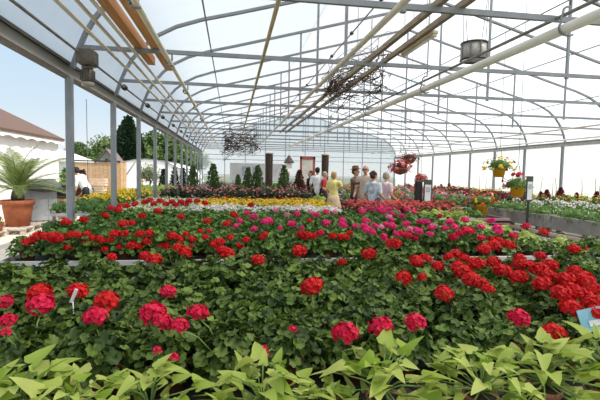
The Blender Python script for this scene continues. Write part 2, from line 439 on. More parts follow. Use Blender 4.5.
# ventilation shaft with couplings
t = thing('vent_shaft', (3.39, 2, 5.66), 'thin dark vent shaft with black joints under the roof', 'shaft')
MB().tube([(0, 0, 0), (0, YB - 3, 0)], .018, 8).build('rod', steel_d, t)
for k in KS[1:]:
    y = Y0 + SP * k - 2
    if 0 < y < YB - 3: MB().lathe([(.03, -.05), (.055, -.03), (.055, .03), (.03, .05)], 10).build('joint', dark, t, (0, y, 0)).rotation_euler = (PI / 2, 0, 0)
# roll-up shaft with motor on the left
t = thing('curtain_shaft', (-2.26, 2, 3.31), 'dark grey curtain drive shaft along the left eave', 'shaft')
MB().tube([(0, 0, 0), (0, 26, 0)], .02, 10).build('rod', steel_d, t)
for k in range(1, 9):
    c = MB().lathe([(.025, -.06), (.06, -.05), (.06, -.015), (.04, -.01), (.04, .01), (.06, .015), (.06, .05), (.025, .06)], 12).build('coupling', dark, t, (0, Y0 + SP * k - 2 - .25, 0)); c.rotation_euler = (PI / 2, 0, 0)
t = thing('gear_motor', (-2.17, 7.15, 3.24), 'grey brown gear motor hanging from the shaft at the first left post', 'motor')
MB().box((0, 0, .02), (.24, .34, .24), bev=.03).build('gearbox', motor_m, t)
MB().lathe([(.06, -.16), (.09, -.14), (.085, -.12)], 16).build('flange', steel_d, t)
mb = MB().lathe([(.075, -.34), (.095, -.33), (.095, -.17), (.075, -.16)], 16)
for i in range(12): mb.box((.1 * math.cos(i * PI / 6), .1 * math.sin(i * PI / 6), -.25), (.02, .008, .14), Matrix.Rotation(i * PI / 6, 3, 'Z'))
mb.build('motor_body', motor_m, t)
MB().lathe([(.06, -.41), (.088, -.40), (.088, -.345), (.06, -.34)], 16).build('fan_cover', mat('grey_cover', (.34, .31, .28), .6, 0, .1, 8), t)
tag(MB().tube([(0, 0, 2.85), (.01, 0, 1.6), (.0, .02, 1.0)], .006, 5).build('cord', steel_d, None, (-2.62, 8.55, 0)), 'thin grey cord hanging beside the first left post', 'cord')

# hooks that carry the pipes
def hook(x, y, r, ztop, lab, mirror=1):
    # S-shaped rod from the tie bar, bending round and under the pipe at (x, zpipe)
    zp = 3.35
    pts = []
    top = Vector((x + .03 * mirror, y, ztop)); pts += ([Vector((top.x, y, roof_z(top.x) - .05))] if x > 3 else []) + [top]; pts.append(top + Vector((0, 0, -.12)))
    for i in range(5):
        a_ = PI / 2 * i / 4
        pts.append(Vector((x + mirror * (.03 - .09 * math.sin(a_)), y, ztop - .12 - .05 * (1 - math.cos(a_)) - .0)))
    R0 = r + .025
    cz = zp
    for i in range(9):
        a_ = PI * .80 + (PI * .9) * i / 8
        pts.append(Vector((x + mirror * R0 * 1.25 * math.cos(a_) if i < 8 else x + mirror * R0 * .9, y, cz + R0 * math.sin(a_))))
    mb = MB().tube(pts, .014, 8)
    o = mb.build('pipe_hook', steel, None)
    return tag(o, lab, 'hook', 'hooks that carry the overhead pipes')
for y, lab in ((4.75, 'grey hook bent under the thick white pipe nearest the camera'), (8.6, 'grey hook under the thick white pipe beside the round fan'), (12.4, 'grey hook under the thick white pipe, third from the camera'), (17.5, 'grey hook under the thick white pipe, farthest seen')):
    hook(3.87, y, .062, 3.72, lab, 1)
for i, y in enumerate((4.9, 7.5, 10.1, 12.7, 15.3)):
    hook(-1.02, y + .06, .034, 3.50, 'curved grey hook holding the cream pipe right of the beams, %s from the camera' % ORD[i], 1)

# tube lamp
t = thing('tube_lamp', (2.695, 5.75, 3.53), 'cream fluorescent tube lamp slung under a timber rail', 'lamp')
MB().box((0, .55, 0), (.09, 1.15, .05), bev=.01).build('housing', cream, t)
MB().tube([(0, .02, -.045), (0, 1.08, -.045)], .02, 10).build('tube', mat('milky_glass', (.8, .79, .74), .3, 0, .03, 3), t)
for y in (.01, 1.09): MB().box((0, y, -.035), (.06, .04, .06), bev=.008).build('end_cap', cream, t)

# hanging round fan
t = thing('circulation_fan', (5.3, 9.3, 4.16), 'round grey fan drum hanging on wires above the thick pipe', 'fan')
MB().lathe([(.255, .02), (.275, .02), (.275, .36), (.255, .36)], 24, cap=False).build('drum', mat('dull_zinc', (.40, .39, .37), .5, .3, .2, 10), t)
for z in (0.01, .37):
    mb = MB()
    mb.tube([(.28 * math.cos(i * PI / 12), .28 * math.sin(i * PI / 12), z) for i in range(24)], .022, 6, closed=True)
    mb.build('rim', dark, t)
for k in range(8):
    a_ = k * PI / 4; MB().box((.285 * math.cos(a_), .285 * math.sin(a_), .19), (.02, .03, .36), Matrix.Rotation(a_, 3, 'Z')).build('rib', steel_d, t)
MB().lathe([(.05, .05), (.09, .08), (.09, .25), (.05, .3)], 14).build('hub', motor_m, t)
for k in range(5):
    a_ = k * 2 * PI / 5; MB().box((.16 * math.cos(a_), .16 * math.sin(a_), .15), (.18, .09, .008), Matrix.Rotation(a_, 3, 'Z') @ Matrix.Rotation(.5, 3, 'X')).build('blade', alu, t)
for k in range(4):
    a_ = k * PI / 2 + .5; MB().tube([(.27 * math.cos(a_), .27 * math.sin(a_), .38), (.5 * math.cos(a_), .18 * math.sin(a_), roof_z(5.3 + .5 * math.cos(a_)) - 4.16 - .02)], .007, 5).build('wire', steel_d, t)

# dried twig wreaths
def wreath(loc, rad, zt, lab, seed, lift):
    rnd = random.Random(seed)
    t = thing('twig_wreath', loc, lab, 'wreath', 'dry twig wreaths hung from the roof')
    mb = MB()
    for i in range(105):
        th0 = rnd.uniform(0, 2 * PI); L = rnd.uniform(.8, 2.4); rr = rad * rnd.uniform(.62, 1.05); h0 = rnd.gauss(0, .17) * rad * 1.9
        pts = []
        n = 9
        tilt = rnd.gauss(0, .55); ph = rnd.uniform(0, 6)
        for j in range(n):
            th = th0 + L * j / (n - 1)
            rj = rr * (1 + .12 * math.sin(3 * th + ph)) + rnd.gauss(0, .02)
            pts.append(Vector((rj * math.cos(th), rj * .8 * math.sin(th), h0 + tilt * rad * .6 * math.sin(th - th0) + .16 * rad * math.sin(2 * th + ph) + rnd.gauss(0, .02) + lift * rad * math.cos(th))))
        r0 = rnd.uniform(.005, .012)
        mb.tube(pts, [r0 * (1 - .6 * j / (n - 1)) for j in range(n)], 5)
        if i % 2 == 0:
            for q in range(2):
                b = pts[rnd.randint(2, n - 1)]; d = Vector((rnd.gauss(0, 1), rnd.gauss(0, 1), rnd.gauss(-.2, 1))).normalized() * rnd.uniform(.1, .32)
                mb.tube([b, b + d * .5 + Vector((0, 0, rnd.gauss(0, .03))), b + d], [.006, .004, .002], 4)
    mb.build('twig_ring', twig_m, t)
    for i in range(4):
        a_ = rnd.uniform(PI * .9, 2.1 * PI); b = Vector((rad * .8 * math.cos(a_), rad * .5 * math.sin(a_), -.1 * rad))
        MB().tube([b, b + Vector((rnd.uniform(-.1, .1), 0, -.2 * rad)), b + Vector((rnd.uniform(-.2, .25), .0, -.34 * rad)), b + Vector((rnd.uniform(-.3, .35), 0, -.55 * rad))], [.02, .017, .013, .006], 6).build('branch', mat('dark_branch', (.05, .033, .026), .9, 0, .3, 10), t)
    for i in range(3):
        a_ = i * 2 * PI / 3 + .4
        MB().tube([(rad * .7 * math.cos(a_), rad * .6 * math.sin(a_), .1), (0, 0, rad * 1.05), (0, 0, zt - loc[2])], .005, 4).build('wire', steel_d, t)
wreath((2.62, 9.3, 3.58), .68, roof_z(2.6), 'large dry twig wreath hanging at the upper centre of the view', 3, .22)
wreath((.26, 13.6, 2.50), .52, 3.5, 'dry twig wreath hanging lower down, left of centre', 8, .04)
# ------------------------------------------------------------------ benches
def bench(x0, x1, y0, y1, z, label, rimh=.07, cat='bench', legs=True, rim_m=None, name='plant_bench'):
    cx, cy = (x0 + x1) / 2, (y0 + y1) / 2
    t = thing(name, (cx, cy, .012), label, cat)
    W, D = x1 - x0, y1 - y0; z = z - .012
    MB().box((0, 0, z - .02), (W, D, .04)).build('tabletop', bench_top, t)
    mb = MB()
    for sy in (-1, 1): mb.box((0, sy * (D / 2 - .012), z - .02 + rimh / 2 - .02), (W, .024, rimh + .04), bev=.005)
    for sx in (-1, 1): mb.box((sx * (W / 2 - .012), 0, z - .02 + rimh / 2 - .02), (.024, D - .05, rimh + .04), bev=.005)
    mb.build('rim', rim_m or benchm, t)
    if legs:
        nx = max(2, int(W / 1.6) + 1); ny = max(2, int(D / 2.2) + 1)
        lm = MB().box((0, 0, (z - .04) / 2), (.05, .05, z - .04)).mesh('leg', steel_d)
        for i in range(nx):
            for j in range(ny):
                link('leg', lm, t, (-W / 2 + .12 + (W - .24) * i / (nx - 1), -D / 2 + .12 + (D - .24) * j / (ny - 1), 0))
    return t
bench(-2.35, 3.7, 1.485, 3.42, .65, 'nearest plant bench holding vines and red geraniums')
bench(-2.2, 4.62, 4.5, 7.75, .65, 'wide grey edged bench of red and pink geraniums behind the first aisle')
bench(-2.25, 2.38, 8.02, 12.55, .65, 'bench of white, cream and yellow bedding flowers')
bench(2.45, 4.75, 8.02, 9.95, .70, 'bench of coral flowers in front of the visitors')
bench(-2.2, 2.75, 13.25, 14.75, .72, 'bench of dark green plants with pink flowers in front of the little conifers')
bench(-2.2, 2.6, 15.1, 16.7, .75, 'bench under the small pointed conifers')

# ------------------------------------------------------------------ plant pieces
def frame_from(nrm, spin):
    nrm = nrm.normalized()
    q = Vector((0, 0, 1)).rotation_difference(nrm)
    return q.to_matrix() @ Matrix.Rotation(spin, 3, 'Z')
GL = []   # geranium leaf template: scalloped, cupped disc
def _gl():
    n = 15; v = [Vector((0, 0, 0))]; f = []
    for ring, rr in ((0, .58), (1, 1.0)):
        for k in range(n):
            a_ = 2 * PI * (k + .5) / n - PI / 2
            notch = .55 if k in (0, n - 1) else 1
            r_ = rr * notch * (1 + (.09 * (1 if k % 2 else -1) if ring else 0))
            z = .10 * rr + (.10 * math.sin(3.5 * a_) if ring else .02 * math.sin(3.5 * a_)) + (.12 if ring else 0)
            v.append(Vector((r_ * math.cos(a_), r_ * math.sin(a_) + .35, z)))
    for k in range(n):
        j = (k + 1) % n
        f.append((0, 1 + k, 1 + j)); f.append((1 + k, 1 + n + k, 1 + n + j, 1 + j))
    return v, f
GLV, GLF = _gl()
SLV = [Vector(p) for p in ((0, 0, 0), (-.32, .35, .08), (0, .4, 0), (.32, .35, .08), (-.26, .7, .03), (0, .75, -.02), (.26, .7, .03), (0, 1.05, -.12))]
SLF = [(0, 2, 1), (0, 3, 2), (1, 2, 5, 4), (2, 3, 6, 5), (4, 5, 7), (5, 6, 7)]
def put(mb, V, F, p, M, s, mi=0):
    mb.add([p + M @ (v * s) for v in V], F, mi, True)
def vdir(az, el): return Vector((math.cos(az) * math.cos(el), math.sin(az) * math.cos(el), math.sin(el)))

def geranium_foliage(seed, n, rad=.17, h=.17, z0=.12, ls=.034, m=None):
    rnd = random.Random(seed); mb = MB()
    for i in range(n):
        az = rnd.uniform(0, 2 * PI); el = math.asin(rnd.uniform(-.12, 1)); rr = rnd.uniform(.62, 1.05)
        d = vdir(az, el)
        p = Vector((d.x * rad * rr, d.y * rad * rr, z0 + max(-.02, d.z * h * rr) + rnd.uniform(0, .02)))
        nr = Vector((d.x * .8, d.y * .8, .75)) + Vector((rnd.gauss(0, .35), rnd.gauss(0, .35), rnd.gauss(0, .15)))
        put(mb, GLV, GLF, p, frame_from(nr, az - PI / 2 + rnd.gauss(0, .6)), ls * rnd.uniform(.65, 1.2))
        if i % 4 == 0:
            mb.tube([(0, 0, z0 - .02), (p.x * .5, p.y * .5, p.z * .75 + .02), tuple(p)], .0028, 3)
    return mb.mesh('foliage', m or g_leaf)
def pot_mesh(r, h, m, name='pot'):
    mb = MB().lathe([(r * .70, 0), (r * .93, h * .78), (r * 1.03, h * .79), (r * 1.05, h), (r * .93, h), (r * .90, h * .86)], 18, cap=True)
    return mb.mesh(name, m)
def flower_head(seed, col, n=56, rad=.05, pl=.0128):
    rnd = random.Random(seed); mb = MB()
    for i in range(n):
        zz = 1 - 1.62 * (i + .5) / n; az = i * 2.39996 + rnd.gauss(0, .15)
        d = vdir(az, math.asin(max(-1, min(1, zz)))); rr = rad * rnd.uniform(.70, 1.0) * (1 + .12 * math.sin(2 * az + seed))
        c = Vector((d.x * rr, d.y * rr, d.z * rr * .72))
        M = frame_from(d + Vector((rnd.gauss(0, .25), rnd.gauss(0, .25), rnd.gauss(.1, .2))), rnd.uniform(0, 6))
        for k in range(5):
            a_ = k * 2 * PI / 5
            Rz = Matrix.Rotation(a_, 3, 'Z'); L = pl * rnd.uniform(.85, 1.15)
            pts = [Vector((0, 0, 0)), Vector((-.42, .5, .16)) * L, Vector((-.36, .95, .3)) * L, Vector((.36, .95, .3)) * L, Vector((.42, .5, .16)) * L]
            mb.add([c + M @ (Rz @ p) for p in pts], [(0, 4, 3, 2, 1)], 0, False)
    for i in range(6):
        a_ = i * PI / 3; mb.tube([(0, 0, -.045), (rad * .5 * math.cos(a_), rad * .5 * math.sin(a_), -.01)], .0016, 3, mi=1)
    return mb.mesh('flower_head', [PET[col], stem_m])
HEADS = {c: [flower_head(i * 7 + ord(c), c, 56) for i in range(3)] for c in 'rcml'}
BUD = {c: flower_head(ord(c) + 90, c, 12, .022, .011) for c in 'rcml'}
FOL1 = [geranium_foliage(20 + i, 230, .178, .175, .12, .0265) for i in range(5)]
FOL2 = [geranium_foliage(40 + i, 130, .19, .18, .11, .032, g_leaf3) for i in range(4)]
POT_T = pot_mesh(.078, .125, terra); POT_B = pot_mesh(.078, .125, terra_d)
SOIL = MB().lathe([(.001, 0), (.07, 0), (.07, .004), (.001, .006)], 14).mesh('soil', soil)

class Plant: pass
def geranium(loc, fol, pot, rnd, sc_=1.0, with_soil=True):
    P = Plant(); P.loc = Vector(loc); P.heads = []
    t = bpy.data.objects.new('potted_geranium', None); COL.objects.link(t); t.location = loc
    P.t = t
    f = link('foliage', fol, t); f.rotation_euler = (0, 0, rnd.uniform(0, 6.28)); s = sc_ * rnd.uniform(.9, 1.1); f.scale = (s, s, s * rnd.uniform(.92, 1.08))
    link('pot', pot, t)
    if with_soil: link('soil', SOIL, t, (0, 0, .105))
    return P
def add_head(P, w, col, dia, rnd):
    loc = Vector(w) - P.loc
    small = dia < .05
    hm = BUD[col] if small else rnd.choice(HEADS[col])
    h = link('flower_head', hm, P.t, loc); s = dia * (.93 if P.loc.y < 4 else .86) / (.044 if small else .105)
    h.scale = (s, s, s); h.rotation_euler = (rnd.gauss(0, .15), rnd.gauss(0, .15), rnd.uniform(0, 6))
    st = Vector((loc.x * .35, loc.y * .35, .16))
    MB().tube([st, st.lerp(loc, .5) + Vector((0, 0, .015)), loc - Vector((0, 0, .03 * s))], [.004, .0035, .003], 5).build('flower_stem', stem_m, P.t)
    P.heads.append(col)
def flower_phrase(hs):
    if not hs: return None
    cs = []
    if len(set(hs)) > 2: return 'several red and pink heads'
    for c in 'rcml':
        k = hs.count(c)
        if k: cs.append('%s %s' % (NUM[min(k, 12)], CNAME[c]))
    return ' '.join(cs) + (' head' if len(hs) == 1 else ' heads')
def finish_rows(rows, where, rown, group):
    for ri, row in enumerate(rows):
        row.sort(key=lambda p: p.loc.x)
        for i, p in enumerate(row):
            fp = flower_phrase(p.heads)
            pos = '%s %s, %s from left' % (where, rown(ri, len(rows)), ORD[i])
            tag(p.t, ('geranium, %s, %s' % (fp, pos)) if fp else ('leafy geranium without open flowers, %s' % pos), 'geranium', group)
def rowname(i, n): return 'front row' if i == 0 else 'back row' if i == n - 1 else ORD[i] + ' row'

H1 = '''40 293 27 r;41 304 24 c;78 291 20 r;107 301 26 r;95 317 24 c;153 313 28 c;163 321 20 c;180 325 19 c;198 312 22 c;168 291 17 c;5 302 15 c;8 320 15 c;6 332 8 c;157 350 8 c;174 357 9 c;
262 352 16 c;293 329 8 c;312 286 24 r;345 333 28 c;381 326 25 c;415 322 23 c;404 278 19 r;422 277 11 r;444 293 20 r;416 261 15 r;438 266 14 r;454 255 14 r;449 257 12 r;472 280 27 r;463 272 20 r;458 267 16 r;476 264 17 r;465 259 14 r;
425 259 14 r;494 262 15 r;503 271 19 r;521 264 16 r;519 277 18 r;539 270 18 r;551 265 14 r;542 284 18 r;566 280 19 r;585 281 20 r;562 294 19 r;571 290 18 r;582 295 18 r;571 308 20 r;593 303 19 r;597 313 17 r;530 266 13 r;548 276 16 r;
553 333 23 r;518 317 20 c;524 322 12 c;227 254 17 r;222 250 13 r;258 260 16 r;299 251 17 r;369 254 17 r;394 244 16 r;342 262 10 r;154 260 17 r;145 256 13 r;493 246 18 r;484 249 14 r;509 245 13 r;574 249 12 r;540 256 12 r;520 258 12 r;575 272 15 r;594 290 17 r;
482 284 15 r;488 289 12 r;112 257 11 r;185 252 15 r;178 248 12 r'''
def parse(s): return [(float(a), float(b), float(c), d) for a, b, c, d in (q.split() for q in s.replace('\n', '').split(';') if q.strip())]
rnd = random.Random(11)
rows1 = []
for i in range(6):
    y = 1.92 + .262 * i; row = []
    for j in range(-9, 16):
        x = .27 * j + (.135 if i % 2 else 0) + rnd.uniform(-.025, .025); yy = y + rnd.uniform(-.025, .025)
        px = proj((x, yy, .85))[0]
        if -22 < px < 622: row.append(geranium((x, yy, .652), rnd.choice(FOL1), POT_T if rnd.random() < .7 else POT_B, rnd, (.90, .93, .93, .95, 1.0, 1.06)[i]))
    rows1.append(row)
allp = [p for r_ in rows1 for p in r_]
for px, py, sz, c in parse(H1):
    w_ = atz(px, py, .985)
    if w_.y > 3.15: w_ = aty(px, py, 3.15 + rnd.uniform(-.1, .1))
    if w_.y < 1.72: w_ = aty(px, py, 1.72)
    d = (w_ - CAM).length
    P = min(allp, key=lambda p: (p.loc.xy - w_.xy).length + .06 * len(p.heads))
    add_head(P, w_, c, min(.135, sz * d / FPX), rnd)
finish_rows(rows1, 'nearest bench', rowname, 'geraniums on the nearest bench')

H2 = '''27 242 11 r;37 236 10 r;43 235 9 r;54 236 12 r;60 238 11 r;72 235 11 r;78 235 10 r;88 242 11 r;69 247 10 r;87 234 9 r;66 222 12 r;84 220 12 r;99 238 8 r;52 240 9 r;47 238 9 r;32 240 9 r;92 238 9 r;
105 216 12 r;127 206 11 r;111 208 10 c;145 202 11 r;154 204 11 r;142 216 12 r;123 224 12 r;132 223 9 r;181 217 10 r;158 211 9 r;207 221 10 r;227 224 11 r;234 215 10 r;172 236 13 r;180 239 12 r;192 239 10 r;115 234 12 r;124 234 11 r;
140 234 11 r;150 233 11 r;147 241 12 r;132 245 13 r;140 246 12 r;167 246 12 r;177 247 13 r;182 245 10 r;214 244 12 r;220 242 12 r;225 250 12 r;240 246 12 r;230 237 9 r;186 234 8 r;200 231 7 r;205 237 9 r;209 231 7 r;
102 241 9 r;172 202 10 r;181 202 11 r;189 201 10 r;197 201 10 r;160 201 10 r;135 204 9 r;120 206 9 r;118 210 9 r;150 200 8 r;166 204 8 r;176 205 8 c;185 204 8 c;205 203 9 r;
306 236 13 r;312 236 12 r;301 234 11 r;332 236 11 r;341 237 11 r;346 237 10 r;321 233 10 c;262 237 9 r;265 234 8 r;254 217 11 m;254 229 10 m;265 222 11 m;269 221 12 m;292 224 11 m;326 223 11 m;342 220 10 m;343 225 11 m;287 215 8 l;297 214 10 m;
311 212 8 l;316 215 9 m;326 212 9 m;335 212 7 l;366 221 11 m;367 230 11 m;372 232 10 m;364 226 10 m;375 226 9 m;381 227 8 l;386 225 10 m;392 226 11 m;384 236 9 m;397 234 10 m;362 212 9 m;355 226 8 m;310 221 7 r;276 210 7 l;251 205 10 r;
370 209 8 m;379 210 8 m;389 209 8 m;384 212 8 m;389 217 8 l;384 240 12 c;402 234 11 c;408 235 11 c;418 231 12 m;410 229 8 l;406 224 10 m;392 220 8 m;421 222 10 m;427 222 9 m;434 226 9 l;431 228 9 m;445 228 9 m;455 227 9 m;450 222 10 m;
453 237 13 c;466 230 11 c;470 231 11 c;465 220 10 m;481 227 9 m;481 238 10 c;491 221 9 m;498 240 12 r;497 228 11 m;402 216 8 m;392 214 8 m;407 209 7 m;414 212 7 m;382 208 7 m;440 216 7 c;499 232 9 m;526 226 9 c;544 232 13 r;513 236 11 c;492 240 12 r;587 251 10 r;460 233 10 c;
350 233 8 r;280 228 7 m;247 213 8 m;240 221 9 m;236 226 8 m;302 228 7 m;415 238 9 c;430 234 8 m;246 240 10 r;192 246 9 r;160 247 10 r;110 240 9 r;120 247 10 r;105 249 9 r'''
rnd = random.Random(12)
rows2 = []
LIMES = []
for i in range(10):
    y = 4.72 + .315 * i; row = []
    for j in range(24):
        x = -2.02 + .305 * j + (.12 if i % 2 else 0) + rnd.uniform(-.04, .04); yy = y + rnd.uniform(-.04, .04)
        px = proj((x, yy, .9))[0]
        if px > 625: continue
        if x > 4.5: continue
        if x > 3.5 and i >= 1 or x > 3.0 and i >= 8: LIMES.append((x, yy, i)); continue
        low = .74 if x > 3.3 else 1.0
        row.append(geranium((x, yy, .652), rnd.choice(FOL2), POT_B, rnd, low, with_soil=False))
    rows2.append(row)
allp = [p for r_ in rows2 for p in r_]
for px, py, sz, c in parse(H2):
    w_ = atz(px, py, .985)
    if w_.y > 7.6: w_ = aty(px, py, 7.6)
    if w_.y < 4.6: w_ = aty(px, py, 4.6)
    d = (w_ - CAM).length
    P = min(allp, key=lambda p: (p.loc.xy - w_.xy).length)
    if (P.loc.xy - w_.xy).length > .4: w_.x, w_.y = P.loc.x + (w_.x - P.loc.x) * .3, P.loc.y + (w_.y - P.loc.y) * .3
    add_head(P, w_, c, min(.14, sz * (1.2 if py < 212 else 1) * d / FPX), rnd)
finish_rows(rows2, 'second bench', rowname, 'geraniums on the second bench')

# lime sweet potato vines along the front edge
VR = [(0.0, -.03), (.10, -.12), (.24, -.15), (.38, -.03), (.29, .17), (.25, .38), (.15, .68), (.0, 1.0)]
def vine_leaf(mb, p, M, s, fold, droop, mi=0):
    mid = [-.0, -.0, .0, .05, .18, .36, .66, 1.0]
    vs = []; fs = []
    def bend(x, y):
        return Vector((x, y, abs(x) * fold - droop * y * y + .015 * math.sin(9 * y)))
    for (x, y), my in zip(VR, mid):
        vs += [bend(-x, y), bend(0, max(my, 0)), bend(x, y)]
    for i in range(len(VR) - 1):
        a_, b_ = i * 3, (i + 1) * 3
        fs += [(a_, a_ + 1, b_ + 1, b_), (a_ + 1, a_ + 2, b_ + 2, b_ + 1)]
    mb.add([p + M @ (v * s) for v in vs], fs, mi, True)
def vine_mesh(seed, n=66, rad=.17, h=.14, size=.085):
    rnd = random.Random(seed); mb = MB(); st = MB()
    for i in range(n):
        az = i * 2.39996 + rnd.gauss(0, .3); q = rnd.uniform(0, 1)
        el = math.radians(-42 + 118 * q + rnd.gauss(0, 8)); d = vdir(az, el); L = rnd.uniform(.65, 1.05)
        p = Vector((d.x * rad * L * 1.1, d.y * rad * L * 1.1, .12 + d.z * h * L))
        if i % 2 == 0: st.tube([(0, 0, .11), tuple(Vector((p.x * .4, p.y * .4, .12 + (p.z - .12) * .65))), tuple(p)], .003, 4)
        out = Vector((d.x, d.y, 0)).normalized(); out = (out + Vector((rnd.gauss(0, .35), rnd.gauss(0, .35), rnd.uniform(-.5, 1.1)))).normalized()
        nr = Vector((rnd.gauss(0, .3), rnd.gauss(0, .3), 1)); nr = (nr - out * nr.dot(out)).normalized()
        X_ = out.cross(nr).normalized()
        M = Matrix((X_, out, nr)).transposed()
        vine_leaf(mb, p, M, size * rnd.uniform(.6, 1.22), rnd.uniform(.1, .5), rnd.uniform(.02, .35))
    return mb.mesh('leaves', lime_v), st.mesh('stems', stem_m)
VM = [vine_mesh(60 + i) for i in range(5)]
POT_V = pot_mesh(.066, .10, terra_d)
vines = [(14, 385, 1.0), (72, 388, .95), (150, 380, .95), (262, 375, 1.0), (385, 372, 1.08), (478, 372, .98), (545, 362, 1.1), (603, 362, 1.12), (-40, 380, 1.0), (325, 395, .6)]
vines.sort()
for i, (px, py, s) in enumerate(vines):
    w_ = aty(px, py, 1.56)
    x, y = w_.x, 1.56 + rnd.uniform(-.03, .03)
    t = thing('potted_vine', (x, y, .652), '%s lime green sweet potato vine with pointed leaves, %s from left along the bottom' % ('small' if s < .7 else 'leafy', ORD[i]), 'vine', 'lime vines along the front of the nearest bench')
    A, B = VM[i % 5]
    for nm, me in (('leaves', A), ('stems', B)):
        o = link(nm, me, t); o.rotation_euler = (0, 0, i * 1.3); o.scale = (s, s, s)
    link('pot', POT_V, t); link('soil', SOIL, t, (0, 0, .085)).scale = (.88, .88, 1)
# price card and name tag
t = thing('price_card', tuple(aty(594, 324, 1.72)), 'pale blue card on a stick among the red geraniums at right', 'card')
c_ = MB().box((0, 0, .02), (.12, .004, .10)).build('card', signb, t); c_.rotation_euler = (-.3, -.2, -.1)
c2 = MB().box((.012, -.004, .005), (.07, .003, .025)).build('print_strip', signw, c_)
MB().tube([(0, .01, 0), (0, .02, -.2)], .004, 5).build('stick', stem_m, t)
tg = atz(79, 291, .985)
t = thing('plant_tag', (tg.x, tg.y - .085, .975), 'white plant tag standing among geraniums at left', 'tag')
c_ = MB().box((0, 0, .01), (.016, .004, .075), bev=.002)
c_.build('blade', signw, t).rotation_euler = (.2, .35, .4)
MB().tube([(0, 0, -.02), (0, .01, -.2)], .003, 5).build('stake', signw, t)

# ------------------------------------------------------------------ bedding plants (one mesh each: too small to show parts)
def mound(seed, leafm, petm, nl=45, ls=.05, nf=22, fs=.02, rad=.14, h=.14, z0=.06, top=.0, pot=True, potm=None):
    rnd = random.Random(seed); mb = MB()
    for i in range(nl):
        az = rnd.uniform(0, 6.283); el = math.asin(rnd.uniform(-.1, 1)); rr = rnd.uniform(.5, 1); d = vdir(az, el)
        p = Vector((d.x * rad * rr, d.y * rad * rr, z0 + max(0, d.z) * h * rr))
        put(mb, SLV, SLF, p, frame_from(Vector((d.x, d.y, .5)) + Vector((rnd.gauss(0, .4), rnd.gauss(0, .4), rnd.gauss(0, .2))), az - PI / 2 + rnd.gauss(0, .5)), ls * rnd.uniform(.7, 1.3))
    for i in range(nf):
        az = rnd.uniform(0, 6.283); el = math.asin(rnd.uniform(.15, 1)); d = vdir(az, el)
        p = Vector((d.x * rad * 1.02, d.y * rad * 1.02, z0 + d.z * h * 1.05 + top + rnd.uniform(0, .02)))
        M = frame_from(d + Vector((rnd.gauss(0, .3), rnd.gauss(0, .3), .3)), rnd.uniform(0, 6)); s = fs * rnd.uniform(.8, 1.25)
        vs = [Vector((0, 0, 0))] + [Vector((math.cos(k * PI / 5) * s * (1 if k % 2 == 0 else .72), math.sin(k * PI / 5) * s * (1 if k % 2 == 0 else .72), s * .3)) for k in range(10)]
        mb.add([p + M @ v for v in vs], [(0, 1 + k, 1 + (k + 1) % 10) for k in range(10)], 1)
    mb.lathe([(.02, z0 - .03), (rad * .62, z0 + .01), (rad * .5, z0 + h * .5), (.02, z0 + h * .78)], 9)
    if pot: mb.lathe([(.045, 0), (.062, .075), (.055, .075)], 10, mi=2)
    return mb.mesh('bedding_plant', [leafm, petm or leafm, potm or terra_d])
def bed(name, meshes, x0, x1, y0, y1, dx, dy, z, lab, where, cat, group, test=None, rnd=None, sc_=(.9, 1.15)):
    rnd = rnd or random.Random(5); ny = max(1, int((y1 - y0) / dy) + 1); k = 0
    rows = []
    for i in range(ny):
        row = []
        y = y0 + dy * i
        nx = int((x1 - x0) / dx) + 1
        for j in range(nx):
            x = x0 + dx * j + (dx / 2 if i % 2 else 0) + rnd.uniform(-.15, .15) * dx; yy = y + rnd.uniform(-.12, .12) * dy
            if test and not test(x, yy): continue
            px = proj((x, yy, z + .1))[0]
            if -8 < px < 612: row.append((x, yy))
        if row: rows.append(row)
    for i, row in enumerate(rows):
        for j, (x, yy) in enumerate(row):
            o = link(name, rnd.choice(meshes), None, (x, yy, z + .002)); s = rnd.uniform(*sc_); o.scale = (s, s, s); o.rotation_euler = (0, 0, rnd.uniform(0, 6))
            rn = ' ' + rowname(i, len(rows)) if len(rows) > 1 else ''
            tag(o, '%s %s,%s, %s from left' % (lab, where, rn, ORD[j]) if rn else '%s %s, %s from left' % (lab, where, ORD[j]), cat, group)
WM = [mound(100 + i, g_leaf2, PET['w'], 30, .055, 36, .021, .14, .15) for i in range(3)]
YM = [mound(110 + i, g_leaf2, PET['y'], 26, .055, 40, .022, .14, .15) for i in range(3)]
OM = [mound(115 + i, dark_leaf, PET['o'], 30, .055, 24, .022, .14, .15) for i in range(2)]
CM = [mound(120 + i, copper_leaf, PET['b'], 30, .055, 34, .021, .15, .17) for i in range(3)]
KM = [mound(125 + i, herb_leaf, PET['k'], 30, .055, 30, .02, .14, .15) for i in range(3)]
LM = [mound(130 + i, lime_leaf, None, 70, .06, 0, .02, .15, .14) for i in range(3)]
IM = [mound(135 + i, dark_leaf, PET['s'], 90, .075, 14, .032, .20, .30) for i in range(3)]
DM = [mound(140 + i, dark_leaf, PET['d'], 40, .06, 30, .026, .16, .20) for i in range(3)]
VMX = [mound(145 + i, grey_leaf, PET['l'], 90, .055, 16, .024, .20, .24) for i in range(3)]
PMX = [mound(150 + i, g_leaf2, PET['m'], 70, .055, 16, .026, .19, .22) for i in range(3)]
RMX = [mound(155 + i, g_leaf2, PET['r'], 70, .055, 16, .028, .19, .22) for i in range(3)]
GMX = [mound(160 + i, g_leaf2, None, 90, .06, 0, .02, .19, .22) for i in range(3)]
OMX = [mound(165 + i, g_leaf2, PET['o'], 60, .055, 22, .026, .18, .22) for i in range(2)]
YMX = [mound(168 + i, g_leaf2, PET['y'], 60, .055, 24, .026, .18, .22) for i in range(2)]
rnd = random.Random(3)
lrow = {}
